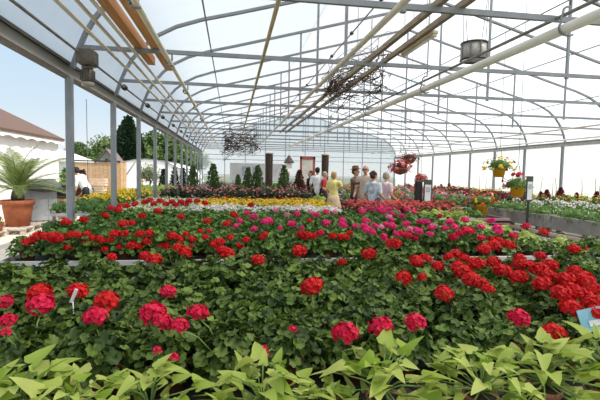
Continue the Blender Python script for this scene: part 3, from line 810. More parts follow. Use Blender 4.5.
for (x, y, i) in sorted(LIMES, key=lambda q: (q[2], q[0])):
    j = lrow.get(i, 0); lrow[i] = j + 1
    o = link('lime_bedding_plant', rnd.choice(LM), None, (x, y, .652)); o.scale = (.95, .95, .8); o.rotation_euler = (0, 0, rnd.uniform(0, 6))
    tag(o, 'lime green foliage plant, second bench %s row, %s lime from left' % (ORD[i], ORD[j]), 'foliage plant', 'lime plants at the right of the second bench')
ZB = .652
bed('white_bedding_plant', WM, -.75, 2.2, 8.2, 9.55, .215, .22, ZB, 'white bedding plant', 'of the front bed', 'flower', 'white bedding plants')
bed('cream_bedding_plant', KM, -2.1, -.95, 8.2, 11.9, .22, .26, ZB, 'cream bedding plant', 'by the left posts', 'flower', 'cream bedding plants')
bed('yellow_bedding_plant', YM, -.7, 2.2, 9.85, 11.85, .24, .24, ZB, 'yellow bedding plant', 'of the yellow bed', 'flower', 'yellow bedding plants')
bed('red_bedding_plant', OM, -.6, 2.0, 12.2, 12.35, .22, .4, ZB, 'orange red bedding plant', 'behind the yellow bed', 'flower', 'orange red bedding plants')
bed('coral_begonia', CM, 2.62, 4.6, 8.75, 9.8, .24, .24, .702, 'coral begonia', 'of the coral bed', 'begonia', 'coral begonias', sc_=(1.1, 1.35))
bed('lime_bedding_plant', LM, 3.5, 4.6, 8.2, 8.5, .25, .3, .702, 'lime green plant', 'before the coral bed', 'foliage plant', 'lime plants in front of the coral bed')
bed('pink_bedding_plant', PMX, 2.62, 3.3, 8.2, 8.5, .25, .3, .702, 'hot pink bedding plant', 'before the coral bed', 'flower', 'pink plants in front of the coral bed', sc_=(.7, .85))
bed('pink_impatiens', IM, -2.0, 2.6, 13.5, 14.5, .33, .42, .722, 'dark leaved salmon pink impatiens', 'of the dark hedge', 'impatiens', 'impatiens forming a dark hedge')
# ------------------------------------------------------------------ right side benches
def needle_cone(seed, m, h=.8, r=.22, n=520, z0=.16, ls=.075, potr=.1, trunk=True, potm=None):
    rnd = random.Random(seed); mb = MB()
    for i in range(n):
        t_ = rnd.random() ** 1.15; az = rnd.uniform(0, 6.283); rr = r * (1 - t_) ** .8 * rnd.uniform(.55, 1.08)
        p = Vector((rr * math.cos(az), rr * math.sin(az), z0 + h * t_))
        out = Vector((math.cos(az), math.sin(az), rnd.uniform(.1, 1.2))); nr = Vector((rnd.gauss(0, 1), rnd.gauss(0, 1), rnd.gauss(0, 1)))
        nr = (nr - out * nr.dot(out) / out.length_squared).normalized(); o_ = out.normalized()
        M = Matrix((o_.cross(nr), o_, nr)).transposed()
        put(mb, SLV, SLF, p, M, ls * rnd.uniform(.6, 1.2))
    mb.lathe([(.02, z0 - .05), (r * .55, z0 + .03), (r * .35, z0 + h * .5), (.01, z0 + h * .98)], 8)
    return mb.mesh('needles', m)
def conifer(loc, me, lab, group=None, s=1.0, potm=None, name='potted_conifer', cat='conifer', pr=.11, ph=.17):
    t = thing(name, loc, lab, cat, group)
    o = link('foliage', me, t); o.scale = (s, s, s); o.rotation_euler = (0, 0, R(0, 6))
    link('pot', pot_mesh(pr, ph, potm or terra_d), t)
    MB().tube([(0, 0, ph - .06), (0, 0, .3 * s + .1)], .016, 6).build('trunk', bark, t)
    return t
CONE = [needle_cone(200 + i, conif) for i in range(3)]
DCONE = needle_cone(210, pine_leaf, .9, .2)
COPC = needle_cone(211, copper_leaf, .75, .26)

# slatted wooden edging rail on the right
t = thing('slatted_rail', (5.98, 5.0, .012), 'low timber rail of two bars on dark posts along the right aisle', 'rail')
for i in range(13): MB().box((0, .55 * i, .29), (.07, .09, .58), bev=.006).build('post', mat('dark_timber', (.10, .075, .05), .85, 0, .3, 8), t)
for z in (.28, .52): MB().box((-.05, 3.3, z), (.03, 7.0, .055)).build('bar', mat('lit_timber', (.52, .44, .33), .8, 0, .15, 6, stretch=(6, .7, 6)), t)  # bars paler than the posts: light falling on them is painted into the colour
# planter troughs with herbs
HM = [mound(220 + i, herb_leaf, PET['w'], 150, .055, 3, .016, .21, .18, z0=.0, pot=False) for i in range(4)]
nher = 0
for i, (y0, y1, x0) in enumerate(((4.9, 6.35, 6.45), (6.5, 7.75, 6.2), (7.95, 9.2, 6.2), (9.4, 10.8, 6.2))):
    x1 = x0 + 1.15
    t = thing('planter_trough', ((x0 + x1) / 2, (y0 + y1) / 2, .012), 'grey trough of green herbs on legs behind the low rail, %s from the camera' % ORD[i], 'trough', 'grey herb troughs on the right')
    mb = MB(); W, D = x1 - x0, y1 - y0
    for s_ in (-1, 1):
        mb.box((s_ * (W / 2 - .02), 0, .70), (.04, D, .27), bev=.008); mb.box((0, s_ * (D / 2 - .02), .70), (W - .08, .04, .27), bev=.008)
    mb.build('side_panel', trough_m, t)
    MB().box((0, 0, .70), (W - .09, D - .09, .2)).build('soil', soil, t)
    for sx in (-1, 1):
        for sy in (-1, 1): MB().box((sx * (W / 2 - .1), sy * (D / 2 - .1), .285), (.07, .07, .57)).build('leg', steel_d, t)
    rnd = random.Random(30 + i); k = 0
    for yy in range(4):
        for xx in range(4):
            x = x0 + .17 + xx * .27 + rnd.uniform(-.03, .03); y = y0 + .18 + yy * (D - .36) / 3 + rnd.uniform(-.03, .03)
            if not -10 < proj((x, y, .9))[0] < 610: continue
            o = link('herb_clump', rnd.choice(HM), None, (x, y, .812)); o.rotation_euler = (0, 0, rnd.uniform(0, 6)); s = rnd.uniform(.85, 1.15); o.scale = (s, s, s)
            tag(o, 'green herb clump in the %s grey trough, %s row, %s from left' % (ORD[i], rowname(yy, 4).replace(' row', ''), ORD[xx]), 'herb', 'herb clumps in the grey troughs')
bench(8.2, 9.7, 6.2, 24, .72, 'long bench of white and dark red flowers right of the herb troughs')
bench(10.6, 12.2, 8, 26, .72, 'long bench by the right wall with yellow flowers and red shrubs')
bench(4.95, 7.5, 11.2, 15.2, .68, 'bench of mixed pink and silver bushes right of the visitors')
bench(3.95, 4.75, 11.9, 16.5, .62, 'narrow bench of pale green plants beside the dark column')
bench(3.6, 7.4, 17.2, 24, .72, 'far bench of mixed plants beneath the right roof')
bench(4.95, 5.7, 8.3, 10.3, .68, 'small bench carrying a yellow pot right of the coral flowers', rim_m=mat('mauve_rim', (.36, .22, .22), .7, 0, .2, 6))
rnd = random.Random(17)
bed('white_bedding_plant', WM, 8.4, 9.6, 6.5, 12.5, .55, .55, .722, 'pale flowering plant', 'beyond the troughs', 'flower', 'pale plants on the bench right of the troughs')
bed('dark_red_plant', DM, 8.4, 9.6, 13.0, 22, .5, .6, .722, 'dark red flowering plant', 'far beyond the troughs', 'flower', 'dark red plants at the far end', sc_=(1.2, 1.6))
bed('yellow_bedding_plant', YMX, 10.8, 12.1, 9, 24, .62, .8, .722, 'low yellow plant', 'by the right wall', 'flower', 'yellow plants by the right wall', sc_=(.8, 1.1))
def mixbed(x0, x1, y0, y1, dx, dy, z, where, sets, sc_, seed):
    rnd = random.Random(seed); rows = []
    for i in range(int((y1 - y0) / dy) + 1):
        row = []
        for j in range(int((x1 - x0) / dx) + 1):
            row.append((x0 + dx * j + rnd.uniform(-.06, .06) + (dx / 2 if i % 2 and x0 + dx * (j + .5) < x1 else 0), y0 + dy * i + rnd.uniform(-.06, .06)))
        rows.append(row)
    for i, row in enumerate(rows):
        for j, (x, y) in enumerate(row):
            nm, lb, ms = rnd.choice(sets)
            o = link(nm, rnd.choice(ms), None, (x, y, z)); s = rnd.uniform(*sc_); o.scale = (s, s, s); o.rotation_euler = (0, 0, rnd.uniform(0, 6))
            tag(o, '%s, %s %s, %s from left' % (lb, where, rowname(i, len(rows)), ORD[j]), 'plant', 'mixed plants on the ' + where)
S_ = [('silver_leaved_plant', 'silver leaved bush with pale pink flowers', VMX), ('pink_flowering_plant', 'hot pink flowering plant', PMX), ('red_flowering_plant', 'red flowering plant', RMX),
      ('leafy_plant', 'leafy green plant', GMX), ('orange_flowering_plant', 'orange red flowering plant', OMX)]
mixbed(5.2, 7.3, 11.5, 15.0, .48, .5, .682, 'mixed bush bench', [S_[0], S_[0], S_[0], S_[1], S_[4], S_[3]], (1.15, 1.6), 4)
mixbed(4.12, 4.65, 12.1, 16.2, .4, .5, .622, 'narrow bench', [S_[3], S_[3], ('silver_leaved_plant', 'silver leaved bush with pale pink flowers', VMX), ('lime_bedding_plant', 'lime green plant', LM)], (1.0, 1.35), 6)
mixbed(3.8, 7.2, 17.5, 23.7, .68, .95, .722, 'far bench', [S_[0], S_[3], S_[3], S_[1], S_[0], S_[4]], (1.1, 1.5), 9)
mixbed(5.15, 5.3, 8.6, 10.1, .5, .42, .682, 'small bench', [S_[2], S_[4], S_[3]], (.8, .95), 12)
# red shrubs and canes by the right wall
SHRUB = needle_cone(230, mat('wine_red_leaf', (.10, .012, .025), .6, 0, 0, 5, (.26, .03, .06), True, .2), .55, .24, 420, .15, .08)
pxs = (541, 547, 561, 577, 597, 527, 441, 449)
for i, px in enumerate(sorted(pxs)):
    y = {527: 15.5, 441: 24, 449: 23}.get(px, 13.6 + (i % 3) * .5); w_ = aty(px, 190, y)
    x = min(12.0, max(10.8, w_.x)); y = y * x / w_.x if abs(w_.x - x) > .05 else y
    conifer((x, y, .722), SHRUB, 'wine red potted shrub on the bench by the right wall, %s from left' % ORD[i], 'wine red shrubs by the right wall', .5 + .1 * (i % 3), name='red_shrub', cat='shrub')
for i, px in enumerate(sorted((541, 553, 556, 582, 596, 600, 480, 470, 486, 495, 604))):
    y = 14.2 + .35 * (i % 3); w_ = aty(px, 185, y); x = min(12.05, max(10.75, w_.x)); y = y * x / w_.x
    tag(MB().tube([(0, 0, 0), (R(-.02, .02), 0, .5), (R(-.05, .05), 0, .86)], .011, 6).build('bamboo_cane', wood_g, None, (x, y, .722)), 'upright cane at the bench by the right wall, %s from left' % ORD[i], 'cane', 'canes on the bench by the right wall')

# hanging pots and baskets
def draped(seed, rad, h, leafm, pets, nl=170, nf=26, fs=.035, drop=.1, up=.0):
    rnd = random.Random(seed); mb = MB(); n = len(pets)
    for i in range(nl):
        az = rnd.uniform(0, 6.283); el = math.asin(rnd.uniform(-.35, 1)); rr = rnd.uniform(.4, 1.05); d = vdir(az, el)
        p = Vector((d.x * rad * rr, d.y * rad * rr, (d.z * h if d.z > 0 else d.z * drop * 2) * rr))
        put(mb, SLV, SLF, p, frame_from(Vector((d.x, d.y, .5 + d.z)) + Vector((rnd.gauss(0, .5), rnd.gauss(0, .5), rnd.gauss(0, .3))), az - PI / 2 + rnd.gauss(0, .6)), .06 * rnd.uniform(.6, 1.2))
    for i in range(nf):
        az = rnd.uniform(0, 6.283); el = math.asin(rnd.uniform(-.3, 1)); d = vdir(az, el)
        p = Vector((d.x * rad * 1.02, d.y * rad * 1.02, (d.z * h if d.z > 0 else d.z * drop * 2) * 1.05 + up * rnd.random()))
        M = frame_from(d + Vector((rnd.gauss(0, .3), rnd.gauss(0, .3), .2)), rnd.uniform(0, 6)); s = fs * rnd.uniform(.7, 1.25)
        vs = [Vector((0, 0, s * .35))] + [Vector((math.cos(k * PI / 5) * s * (1 if k % 2 == 0 else .75), math.sin(k * PI / 5) * s * (1 if k % 2 == 0 else .75), 0)) for k in range(10)]
        mb.add([p + M @ v for v in vs], [(0, 1 + k, 1 + (k + 1) % 10) for k in range(10)], 1 + rnd.randrange(n))
        if up: mb.tube([tuple(p * .5), tuple(p)], .004, 3)
    mb.lathe([(.03, -.05), (rad * .6, 0), (rad * .5, h * .5), (.02, h * .75)], 10)
    return mb.mesh('foliage', [leafm] + [PET[c] for c in pets])
def ypot(name, loc, r, h, lab, cat, fol, hang=None, m=yellow_pot):
    t = thing(name, loc, lab, cat)
    MB().lathe([(r * .72, 0), (r * .97, h * .80), (r * 1.05, h * .82), (r * 1.08, h), (r * .95, h), (r * .93, h * .9)], 22).build('pot', m, t)
    link('foliage', fol, t, (0, 0, h))
    if hang:
        mb = MB()
        for k in range(3):
            a_ = k * 2 * PI / 3 + .3; mb.tube([(r * math.cos(a_), r * math.sin(a_), h), (r * .3 * math.cos(a_), r * .3 * math.sin(a_), h + .42), (0, 0, h + .5)], .005, 4)
        mb.tube([(0, 0, h + .5), (0, 0, hang - loc[2])], .006, 5)
        mb.build('hanger', steel_d, t)
    return t
a1 = aty(499, 176, 10.1); a2 = aty(517, 197, 9.1); a3 = aty(480, 216, 9.0)
ypot('hanging_pot', (a1.x, 10.1, a1.z - .03), .155, .25, 'yellow hanging pot of yellow flowers, the higher of two', 'hanging pot', draped(300, .38, .25, g_leaf2, 'yyyd', 190, 60, .042), roof_z(a1.x) - .08)
tag(bpy.data.objects['hanging_pot'], None)
ypot('hanging_pot', (a2.x, 9.1, a2.z), .155, .25, 'yellow hanging pot of red geraniums, the lower of two beside the sign', 'hanging pot', draped(301, .32, .25, g_leaf3, 'rc', 190, 20, .055, .06, .14), roof_z(a2.x) - .08)
ypot('yellow_pot', (a3.x, 9.0, .682), .165, .30, 'yellow pot of orange and red flowers standing on the small bench', 'flower pot', draped(302, .32, .25, g_leaf, 'ryo', 150, 34, .04, .0, .05))
a4 = aty(496, 216, 9.2)
ypot('terracotta_pot', (5.84, 9.75, .012), .14, .78, 'tall brown pot beside the yellow pot', 'flower pot', draped(303, .12, .1, g_leaf2, 'w', 30, 2, .02), m=terra_d)
def basket(loc, r, lab, fol, top):
    t = thing('hanging_basket', loc, lab, 'hanging basket', 'hanging baskets above the visitors')
    MB().lathe([(.03, -r * .75), (r * .6, -r * .55), (r * .85, -r * .2), (r * .9, 0), (r * .8, 0)], 16).build('bowl', terra_d, t)
    link('foliage', fol, t)
    mb = MB()
    for k in range(3):
        a_ = k * 2 * PI / 3; mb.tube([(r * .85 * math.cos(a_), r * .85 * math.sin(a_), 0), (0, 0, r * 1.9)], .005, 4)
    mb.tube([(0, 0, r * 1.9), (0, 0, top - loc[2])], .006, 5); mb.build('hanger', steel_d, t)
b1, b2, b3 = aty(400, 168, 12.0), aty(409, 159, 13.0), aty(421, 179, 11.6)
basket(tuple(b1), .26, 'hanging basket with trailing salmon and red flowers, the left of two', draped(310, .34, .22, copper_leaf, 'sbr', 220, 80, .035, .17), roof_z(b1.x) - .06)
basket(tuple(b2), .22, 'hanging basket with dark leaves and pale flowers, the upper right of two', draped(311, .32, .2, copper_leaf, 'sld', 200, 46, .035, .14), roof_z(b2.x) - .06)
basket(tuple(b3), .13, 'ball of salmon red flowers hanging above the black column', draped(312, .17, .15, copper_leaf, 'bsb', 90, 90, .03, .09), roof_z(b3.x) - .06)
# black display column with sign, second sign
c_ = aty(418.5, 195, 11.0)
t = thing('display_column', (4.86, 11.0, .012), 'black square display column below the salmon flower ball', 'column')
MB().box((0, 0, .72), (.17, .14, 1.42), bev=.015).build('shaft', mat('black_panel', (.012, .013, .014), .5, 0, .2, 4), t)
MB().box((0, 0, .02), (.34, .3, .05), bev=.01).build('foot', dark, t)
def sign(loc, h, lab, w=.2, ph=.5):
    t = thing('info_sign', loc, lab, 'sign', None, R(-.05, .05))
    MB().box((0, .015, h / 2), (.035, .03, h)).build('post', dark, t)
    b = MB().box((0, 0, h - ph / 2), (w, .025, ph), bev=.006).build('frame', mat('dark_frame', (.06, .075, .06), .5, 0, .3, 6), t)
    MB().box((0, -.016, h - ph * .58), (w * .72, .006, ph * .72)).build('panel', signw, b)
    MB().box((0, -.020, h - ph * .42), (w * .5, .004, ph * .2)).build('printed_block', signg, b)
    return t
s1 = aty(428, 180, 10.9); s2 = aty(530, 177, 9.2)
sign((s1.x, 10.9, .012), s1.z, 'narrow white info sign in dark frame beside the black column', .23, .62)
sign((5.84, s2.y * 5.84 / s2.x, .012), 1.6, 'narrow white info sign in dark frame beside the lower hanging pot', .145, .5)

# ------------------------------------------------------------------ conifers and shrubs on the back bench
conl = ((193, 1.05, 0), (213, 1.12, 0), (238, .75, 0), (248, 1.0, 1), (258, 1.1, 0), (284, 1.12, 0))
for i, (px, s, k) in enumerate(conl):
    w_ = aty(px, 170, 15.9); conifer((max(-2.05, w_.x), 15.9, .752), CONE[i % 3], 'small pointed conifer on the back bench, %s from left' % ORD[i], 'pointed conifers on the back bench', s)
w_ = aty(301, 170, 15.9); conifer((2.42, 15.9, .752), COPC, 'copper leaved pyramid shrub at the right end of the back bench', None, 1.0, name='copper_shrub', cat='shrub')
for i, px in enumerate((203, 223, 230, 243, 267, 275, 292)):
    w_ = aty(px, 180, 15.6 + .25 * (i % 2)); o = link('flowering_shrub', (VMX + GMX + PMX)[i % 8], None, (w_.x, w_.y, .752)); o.scale = (1.3, 1.3, 1.9 if i % 2 else 1.4)
    tag(o, 'bushy flowering shrub between the pointed conifers, %s from left' % ORD[i], 'shrub', 'shrubs between the pointed conifers')
w_ = aty(321, 190, 13.6); o = link('lime_bedding_plant', LM[0], None, (2.42, 12.35, .655)); o.scale = (1.9, 1.3, 1.8)
tag(o, 'bright lime green plant in front of the visitor in the yellow top', 'foliage plant')

# ------------------------------------------------------------------ back of the greenhouse
def column(px, Y, w, h, lab):
    x = aty(px, 170, Y).x
    t = thing('bark_column', (x, Y, .012), lab, 'column')
    MB().lathe([(w * .52, 0), (w * .5, .2), (w * .47, h * .5), (w * .5, h - .1), (w * .46, h)], 12).build('bark', bark, t)
    MB().lathe([(w * .56, h), (w * .56, h + .06), (w * .3, h + .08)], 12).build('cap', wood_g, t)
column(269, 25.5, .44, 2.6, 'dark bark covered column behind the conifers, left of two')
column(325, 25.5, .44, 2.6, 'dark bark covered column behind the visitors, right of two')
t = thing('notice_board', (1.65, 29, .012), 'wide pale grey board with faint print behind the conifers', 'board')
MB().box((0, 0, 1.55), (3.6, .05, 1.15), bev=.01).build('panel', board_m, t)
for x, w_ in ((-.75, .55), (-.1, .5)): MB().box((x, -.03, 1.6), (w_, .02, .6)).build('print', board_i, t)
for sx in (-1, 1): MB().box((sx * 1.6, .05, .5), (.07, .06, 1.0)).build('leg', steel_d, t)
t = thing('framed_banner', (4.7, 27.5, .012), 'red framed banner with faded print beyond the visitors', 'banner')
fr = MB()
for sx in (-1, 1): fr.box((sx * .42, 0, 1.3), (.14, .06, 2.58), bev=.01)
fr.box((0, 0, 2.5), (.98, .06, .22), bev=.01); fr.build('frame', red_wood, t)
MB().box((0, .01, 1.45), (.72, .03, 1.9)).build('print', poster_m, t)
t = thing('hanging_lantern', tuple(aty(289, 163, 23.1)), 'small white lantern with dark pointed roof hanging at the back', 'lantern')
MB().lathe([(.30, .0), (.26, .05), (.05, .38), (.02, .42)], 4).build('roof', mat('dark_shingle', (.10, .07, .06), .8, 0, .2, 8), t)
MB().box((0, 0, -.14), (.3, .3, .28), bev=.02).build('body', mat('white_wood', (.75, .72, .66), .7, 0, .05, 6), t)
MB().tube([(0, 0, .4), (0, 0, 3.5 - t.location.z)], .008, 5).build('cord', steel_d, t)

# ------------------------------------------------------------------ outside on the left
t = thing('flower_table', (-3.3, 15.2, .012), 'long table of yellow and green plants outside along the left posts', 'bench')
MB().box((0, 0, .62), (.95, 11.2, .05)).build('tabletop', benchm, t)
for sx in (-1, 1):
    for j in range(5): MB().box((sx * .4, -5.3 + 2.65 * j, .3), (.05, .05, .6)).build('leg', steel_d, t)
bed('leafy_plant', GMX, -3.6, -2.95, 9.8, 11.2, .3, .34, .652, 'leafy green plant', 'on the outdoor table', 'plant', 'leafy plants on the outdoor table', sc_=(.75, .95))
bed('yellow_bedding_plant', YM, -3.6, -2.95, 11.6, 15.6, .3, .36, .652, 'yellow plant', 'on the outdoor table', 'flower', 'yellow plants on the outdoor table', sc_=(1.1, 1.5))
bed('lime_bedding_plant', LM, -3.6, -2.95, 16, 20.5, .32, .5, .652, 'lime green plant', 'on the outdoor table', 'foliage plant', 'lime plants on the outdoor table', sc_=(1.2, 1.7))

def pallet(loc, rz, lab, w=1.2, d=.8):
    mb = MB()
    for i in range(6): mb.box((0, -d / 2 + .05 + i * (d - .1) / 5, .125), (w, .1, .022))
    for sx in (-1, 0, 1): mb.box((sx * (w / 2 - .06), 0, .10), (.1, d, .025))
    for sx in (-1, 0, 1):
        for sy in (-1, 0, 1): mb.box((sx * (w / 2 - .06), sy * (d / 2 - .06), .05), (.1, .1, .09))
    o = mb.build('pallet', mat('pallet_wood', (.55, .49, .42), .85, 0, .15, 5, stretch=(1, 6, 6)), None, loc); o.rotation_euler = (0, 0, rz)
    return tag(o, lab, 'pallet', 'pallets beside the path')
ground_y = .012
pallet((-5.45, 10.35, ground_y), PI / 2 + .1, 'grey wooden pallet beside the path holding small red flower pots')
pallet((-5.25, 11.68, ground_y), PI / 2 + .1, 'grey wooden pallet under the big palm pot')
pallet((-5.3, 12.98, ground_y), PI / 2 + .1, 'grey wooden pallet under the grey bin')
# palm
t = thing('potted_palm', (-5.22, 11.75, .149), 'feathery palm in a wide terracotta pot beside the path', 'palm')
MB().lathe([(.25, 0), (.32, .40), (.33, .52), (.375, .53), (.385, .64), (.34, .64), (.32, .56)], 28).build('pot', terra, t)
MB().lathe([(.01, .55), (.32, .56), (.32, .58), (.01, .6)], 20).build('soil', soil, t)
MB().lathe([(.13, .58), (.15, .7), (.12, .85), (.05, .95)], 14).build('trunk', bark, t)
mb = MB(); rnd = random.Random(77)
for i in range(30):
    az = i * 2.39996; el = math.radians(18 + 68 * (i / 30.0) + rnd.gauss(0, 6)); L = rnd.uniform(1.2, 1.62); d = vdir(az, el); out = Vector((d.x, d.y, 0)).normalized()
    pts = []
    for j in range(10):
        q = j / 9; pts.append(Vector((0, 0, .86)) + d * (L * q) + Vector((0, 0, -.55 * L * q * q * (1.1 - .6 * math.sin(el)))) + out * (.25 * L * q * q))
    mb.tube(pts, [.012 * (1 - .8 * j / 9) + .002 for j in range(10)], 4)
    side = out.cross(Vector((0, 0, 1)))
    for j in range(38):
        q = .12 + .88 * j / 37; k = min(8, int(q * 9)); f_ = q * 9 - k; p = pts[k].lerp(pts[k + 1], f_); tan = (pts[k + 1] - pts[k]).normalized()
        ll = .30 * math.sin(PI * min(1, .18 + q * .82)) + .06
        for s_ in (-1, 1):
            dd = (side * s_ * .8 + tan * .75 + Vector((0, 0, .15))).normalized(); e_ = p + dd * ll * rnd.uniform(.85, 1.1) - Vector((0, 0, .05)); wv = tan * .0075
            m_ = p.lerp(e_, .55) + Vector((0, 0, .02)); mb.add([p - wv, p + wv, m_ + wv * 1.2, e_, m_ - wv * 1.2], [(0, 1, 2, 4), (4, 2, 3)])
mb.build('fronds', palm_leaf, t)
# small pots at the pallet
for i, (x, y, r, h, c, lab) in enumerate(((-5.22, 10.75, .14, .2, 'r', 'small terracotta pot with red flowers on the near pallet'), (-5.4, 10.35, .09, .14, 'r', 'small pot with dark red flowers, nearest on the pallet'), (-5.58, 10.85, .16, .24, 'd', 'plain terracotta pot at the back of the near pallet'))):
    ypot('flower_pot', (x, y, .149), r, h, lab, 'flower pot', draped(330 + i, r * 1.1, r * 1.3, g_leaf2, c, 50, 12 if i < 2 else 3, .03), m=terra)
# grey bin with a cover
t = thing('storage_bin', (-5.25, 12.95, .149), 'grey storage bin with a dark draped cover behind the palm', 'bin', None, .55)
MB().box((0, 0, .5), (.80, .80, .98), bev=.03).build('body', bin_m, t)
for s_ in (-1, 1): MB().box((s_ * .2, -.41, .5), (.03, .02, .9)).build('rib', bin_m, t)
mb = MB(); vs = []; fs = []; N = 13; rnd = random.Random(5)
for i in range(N):
    for j in range(N):
        x = (i / (N - 1) - .5) * 1.2; y = (j / (N - 1) - .5) * 1.2; ox = max(0, abs(x) - .43); oy = max(0, abs(y) - .43); q = max(ox, oy)
        cx_ = max(-.43, min(.43, x)) + (.05 + .10 * q) * (1 if x > 0 else -1) * (ox > 0); cy_ = max(-.43, min(.43, y)) + (.05 + .10 * q) * (1 if y > 0 else -1) * (oy > 0)
        vs.append((cx_, cy_, 1.02 + .06 * math.sin(3 * x + 1) * math.cos(4 * y) + .05 - q * 1.3 + rnd.uniform(-.012, .012)))
for i in range(N - 1):
    for j in range(N - 1): fs.append((i * N + j, i * N + j + 1, (i + 1) * N + j + 1, (i + 1) * N + j))
mb.add(vs, fs, 0, True); o = mb.build('cover', tarp_m, t); md = o.modifiers.new('thick', 'SOLIDIFY'); md.thickness = .012
# wooden crate with black trays
t = thing('wooden_crate', (-5.1, 14.25, .012), 'slatted wooden crate with black trays behind the grey bin', 'crate', None, .2)
mb = MB()
for z in (.12, .3, .48, .62):
    for s_ in (-1, 1): mb.box((s_ * .36, 0, z), (.02, .8, .09)); mb.box((0, s_ * .39, z), (.74, .02, .09))
for sx in (-1, 1):
    for sy in (-1, 1): mb.box((sx * .34, sy * .37, .35), (.05, .05, .7))
mb.build('slats', wood_p, t)
for i in range(5): MB().box((R(-.03, .03), R(-.03, .03), .72 + i * .085), (.62, .66, .07), bev=.015).build('tray', dark, t)
# timber screen, crates, copper conifer
t = thing('timber_screen', (-5.4, 18.6, .012), 'pale orange timber screen fence beyond the path', 'fence')
mb = MB()
for i in range(12): mb.box((-.85 + i * .155, 0, .93), (.145, .025, 1.8), bev=.004)
mb.build('boards', wood_p, t)
for x in (-.9, 0, .9): MB().box((x, .06, .95), (.09, .09, 1.9), bev=.006).build('post', wood_o, t)
MB().box((0, .0, 1.88), (1.9, .1, .06)).build('cap_rail', dark, t)
t = thing('timber_screen', (-4.75, 19.4, .012), 'second timber screen fence turned sideways next to the first', 'fence', None, .9)
mb = MB()
for i in range(6): mb.box((-.4 + i * .155, 0, .93), (.145, .025, 1.8), bev=.004)
mb.build('boards', wood_p, t)
for x in (-.42, .42): MB().box((x, .06, .95), (.09, .09, 1.9), bev=.006).build('post', wood_o, t)
def box_crate(loc, rz, lab):
    t = thing('slatted_box', loc, lab, 'crate', 'slatted boxes stacked before the screen', rz)
    mb = MB()
    for z in (.05, .15, .25):
        for s_ in (-1, 1): mb.box((s_ * .29, 0, z), (.015, .4, .07)); mb.box((0, s_ * .2, z), (.58, .015, .07))
    mb.build('slats', mat('bleached_box_wood', (.74, .58, .42), .8, 0, .12, 6), t)
    for sx in (-1, 1):
        for sy in (-1, 1): MB().box((sx * .265, sy * .175, .15), (.03, .03, .30)).build('corner_post', mat('bleached_box_wood', (.74, .58, .42), .8, 0, .12, 6), t)
    MB().box((0, 0, .015), (.56, .38, .02)).build('bottom', mat('bleached_box_wood', (.74, .58, .42), .8, 0, .12, 6), t)
for i, (x, z, lab) in enumerate(((-5.1, .012, 'bottom of the stack'), (-5.07, .316, 'second of the stack'), (-5.12, .62, 'third of the stack'), (-5.08, .924, 'top of the stack'))):
    box_crate((x, 17.9, z), R(-.08, .08), 'slatted wooden box before the timber screen, ' + lab)
conifer((-5.45, 17.2, .012), needle_cone(240, mat('brown_leaf', (.05, .018, .010), .8, 0, 0, 5, (.12, .05, .03), True, .1), 1.25, .36, 700, .25, .1), 'brown leaved cone shrub in a pot by the timber screen', None, 1.0, name='brown_shrub', cat='shrub', pr=.2, ph=.28)
conifer((-6.1, 17.5, .012), needle_cone(241, g_leaf2, 1.3, .45, 700, .25, .1), 'green rounded shrub left of the timber screen behind the person', None, 1.0, name='green_shrub', cat='shrub', pr=.2, ph=.28)
for i, (x, y, s) in enumerate(((-3.5, 23.5, 1.5), (-3.2, 25.5, 1.6), (-2.95, 27.6, 1.6))):
    conifer((x, y, .012), DCONE, 'dark green conifer by the far left posts, %s from the camera' % ORD[i], 'dark conifers by the far left posts', s, pr=.2, ph=.26)
t = thing('olive_tree', (-4.55, 25.5, .012), 'small potted tree with loose grey green crown before the white tunnel', 'tree')
MB().lathe([(.2, 0), (.28, .42), (.31, .43), (.31, .5), (.26, .5)], 18).build('pot', terra, t)
MB().tube([(0, 0, .4), (.04, .02, .9), (-.02, 0, 1.3)], [.05, .04, .02], 7).build('trunk', bark, t)
def leaf_cloud(seed, blobs, n, ls, m, name='crown'):
    rnd = random.Random(seed); mb = MB()
    for (c, r) in blobs:
        c = Vector(c); r = Vector(r if isinstance(r, tuple) else (r, r, r)); k = int(n / len(blobs))
        for i in range(k):
            d = vdir(rnd.uniform(0, 6.283), math.asin(rnd.uniform(-1, 1))); q = rnd.uniform(.55, 1.1)
            p = c + Vector((d.x * r.x, d.y * r.y, d.z * r.z)) * q
            put(mb, SLV, SLF, p, frame_from(d + Vector((rnd.gauss(0, .6), rnd.gauss(0, .6), rnd.gauss(.3, .5))), rnd.uniform(0, 6)), ls * rnd.uniform(.6, 1.3))
        mb.ball(c, (r.x * .55, r.y * .55, r.z * .55), 8, 6)
    return mb.mesh(name, m)
link('crown', leaf_cloud(251, [((0, 0, 1.5), (.55, .55, .45)), ((.25, 0, 1.2), (.4, .4, .35)), ((-.3, .1, 1.25), (.4, .4, .35))], 700, .11, mat('olive_leaf', (.10, .15, .07), .6, 0, 0, 5, (.28, .32, .18), True, .2)), t)
# white polytunnel
t = thing('white_tunnel', (-5.75, 31, .012), 'white film tunnel beyond the timber screens', 'tunnel')
mb = MB(); vs = []; fs = []; ny = 9; na = 15
for j in range(ny):
    for i in range(na):
        a_ = PI * i / (na - 1); vs.append((3.1 * math.cos(a_), j * 1.6, 2.25 * math.sin(a_) ** .85))
for j in range(ny - 1):
    for i in range(na - 1): fs.append((j * na + i, j * na + i + 1, (j + 1) * na + i + 1, (j + 1) * na + i))
mb.add(vs, fs, 0, True); mb.add(vs[:na], [tuple(range(na))]); mb.build('skin', tentw, t)
for j in (0, 2, 4, 6): MB().tube([(3.13 * math.cos(PI * i / 14), j * 1.6 - .02, 2.28 * math.sin(PI * i / 14) ** .85) for i in range(15)], .03, 6).build('hoop', steel, t)
MB().tube([(-2.0, -.12, .05), (-.6, -.1, 2.2)], .035, 6).build('brace', steel_d, t)
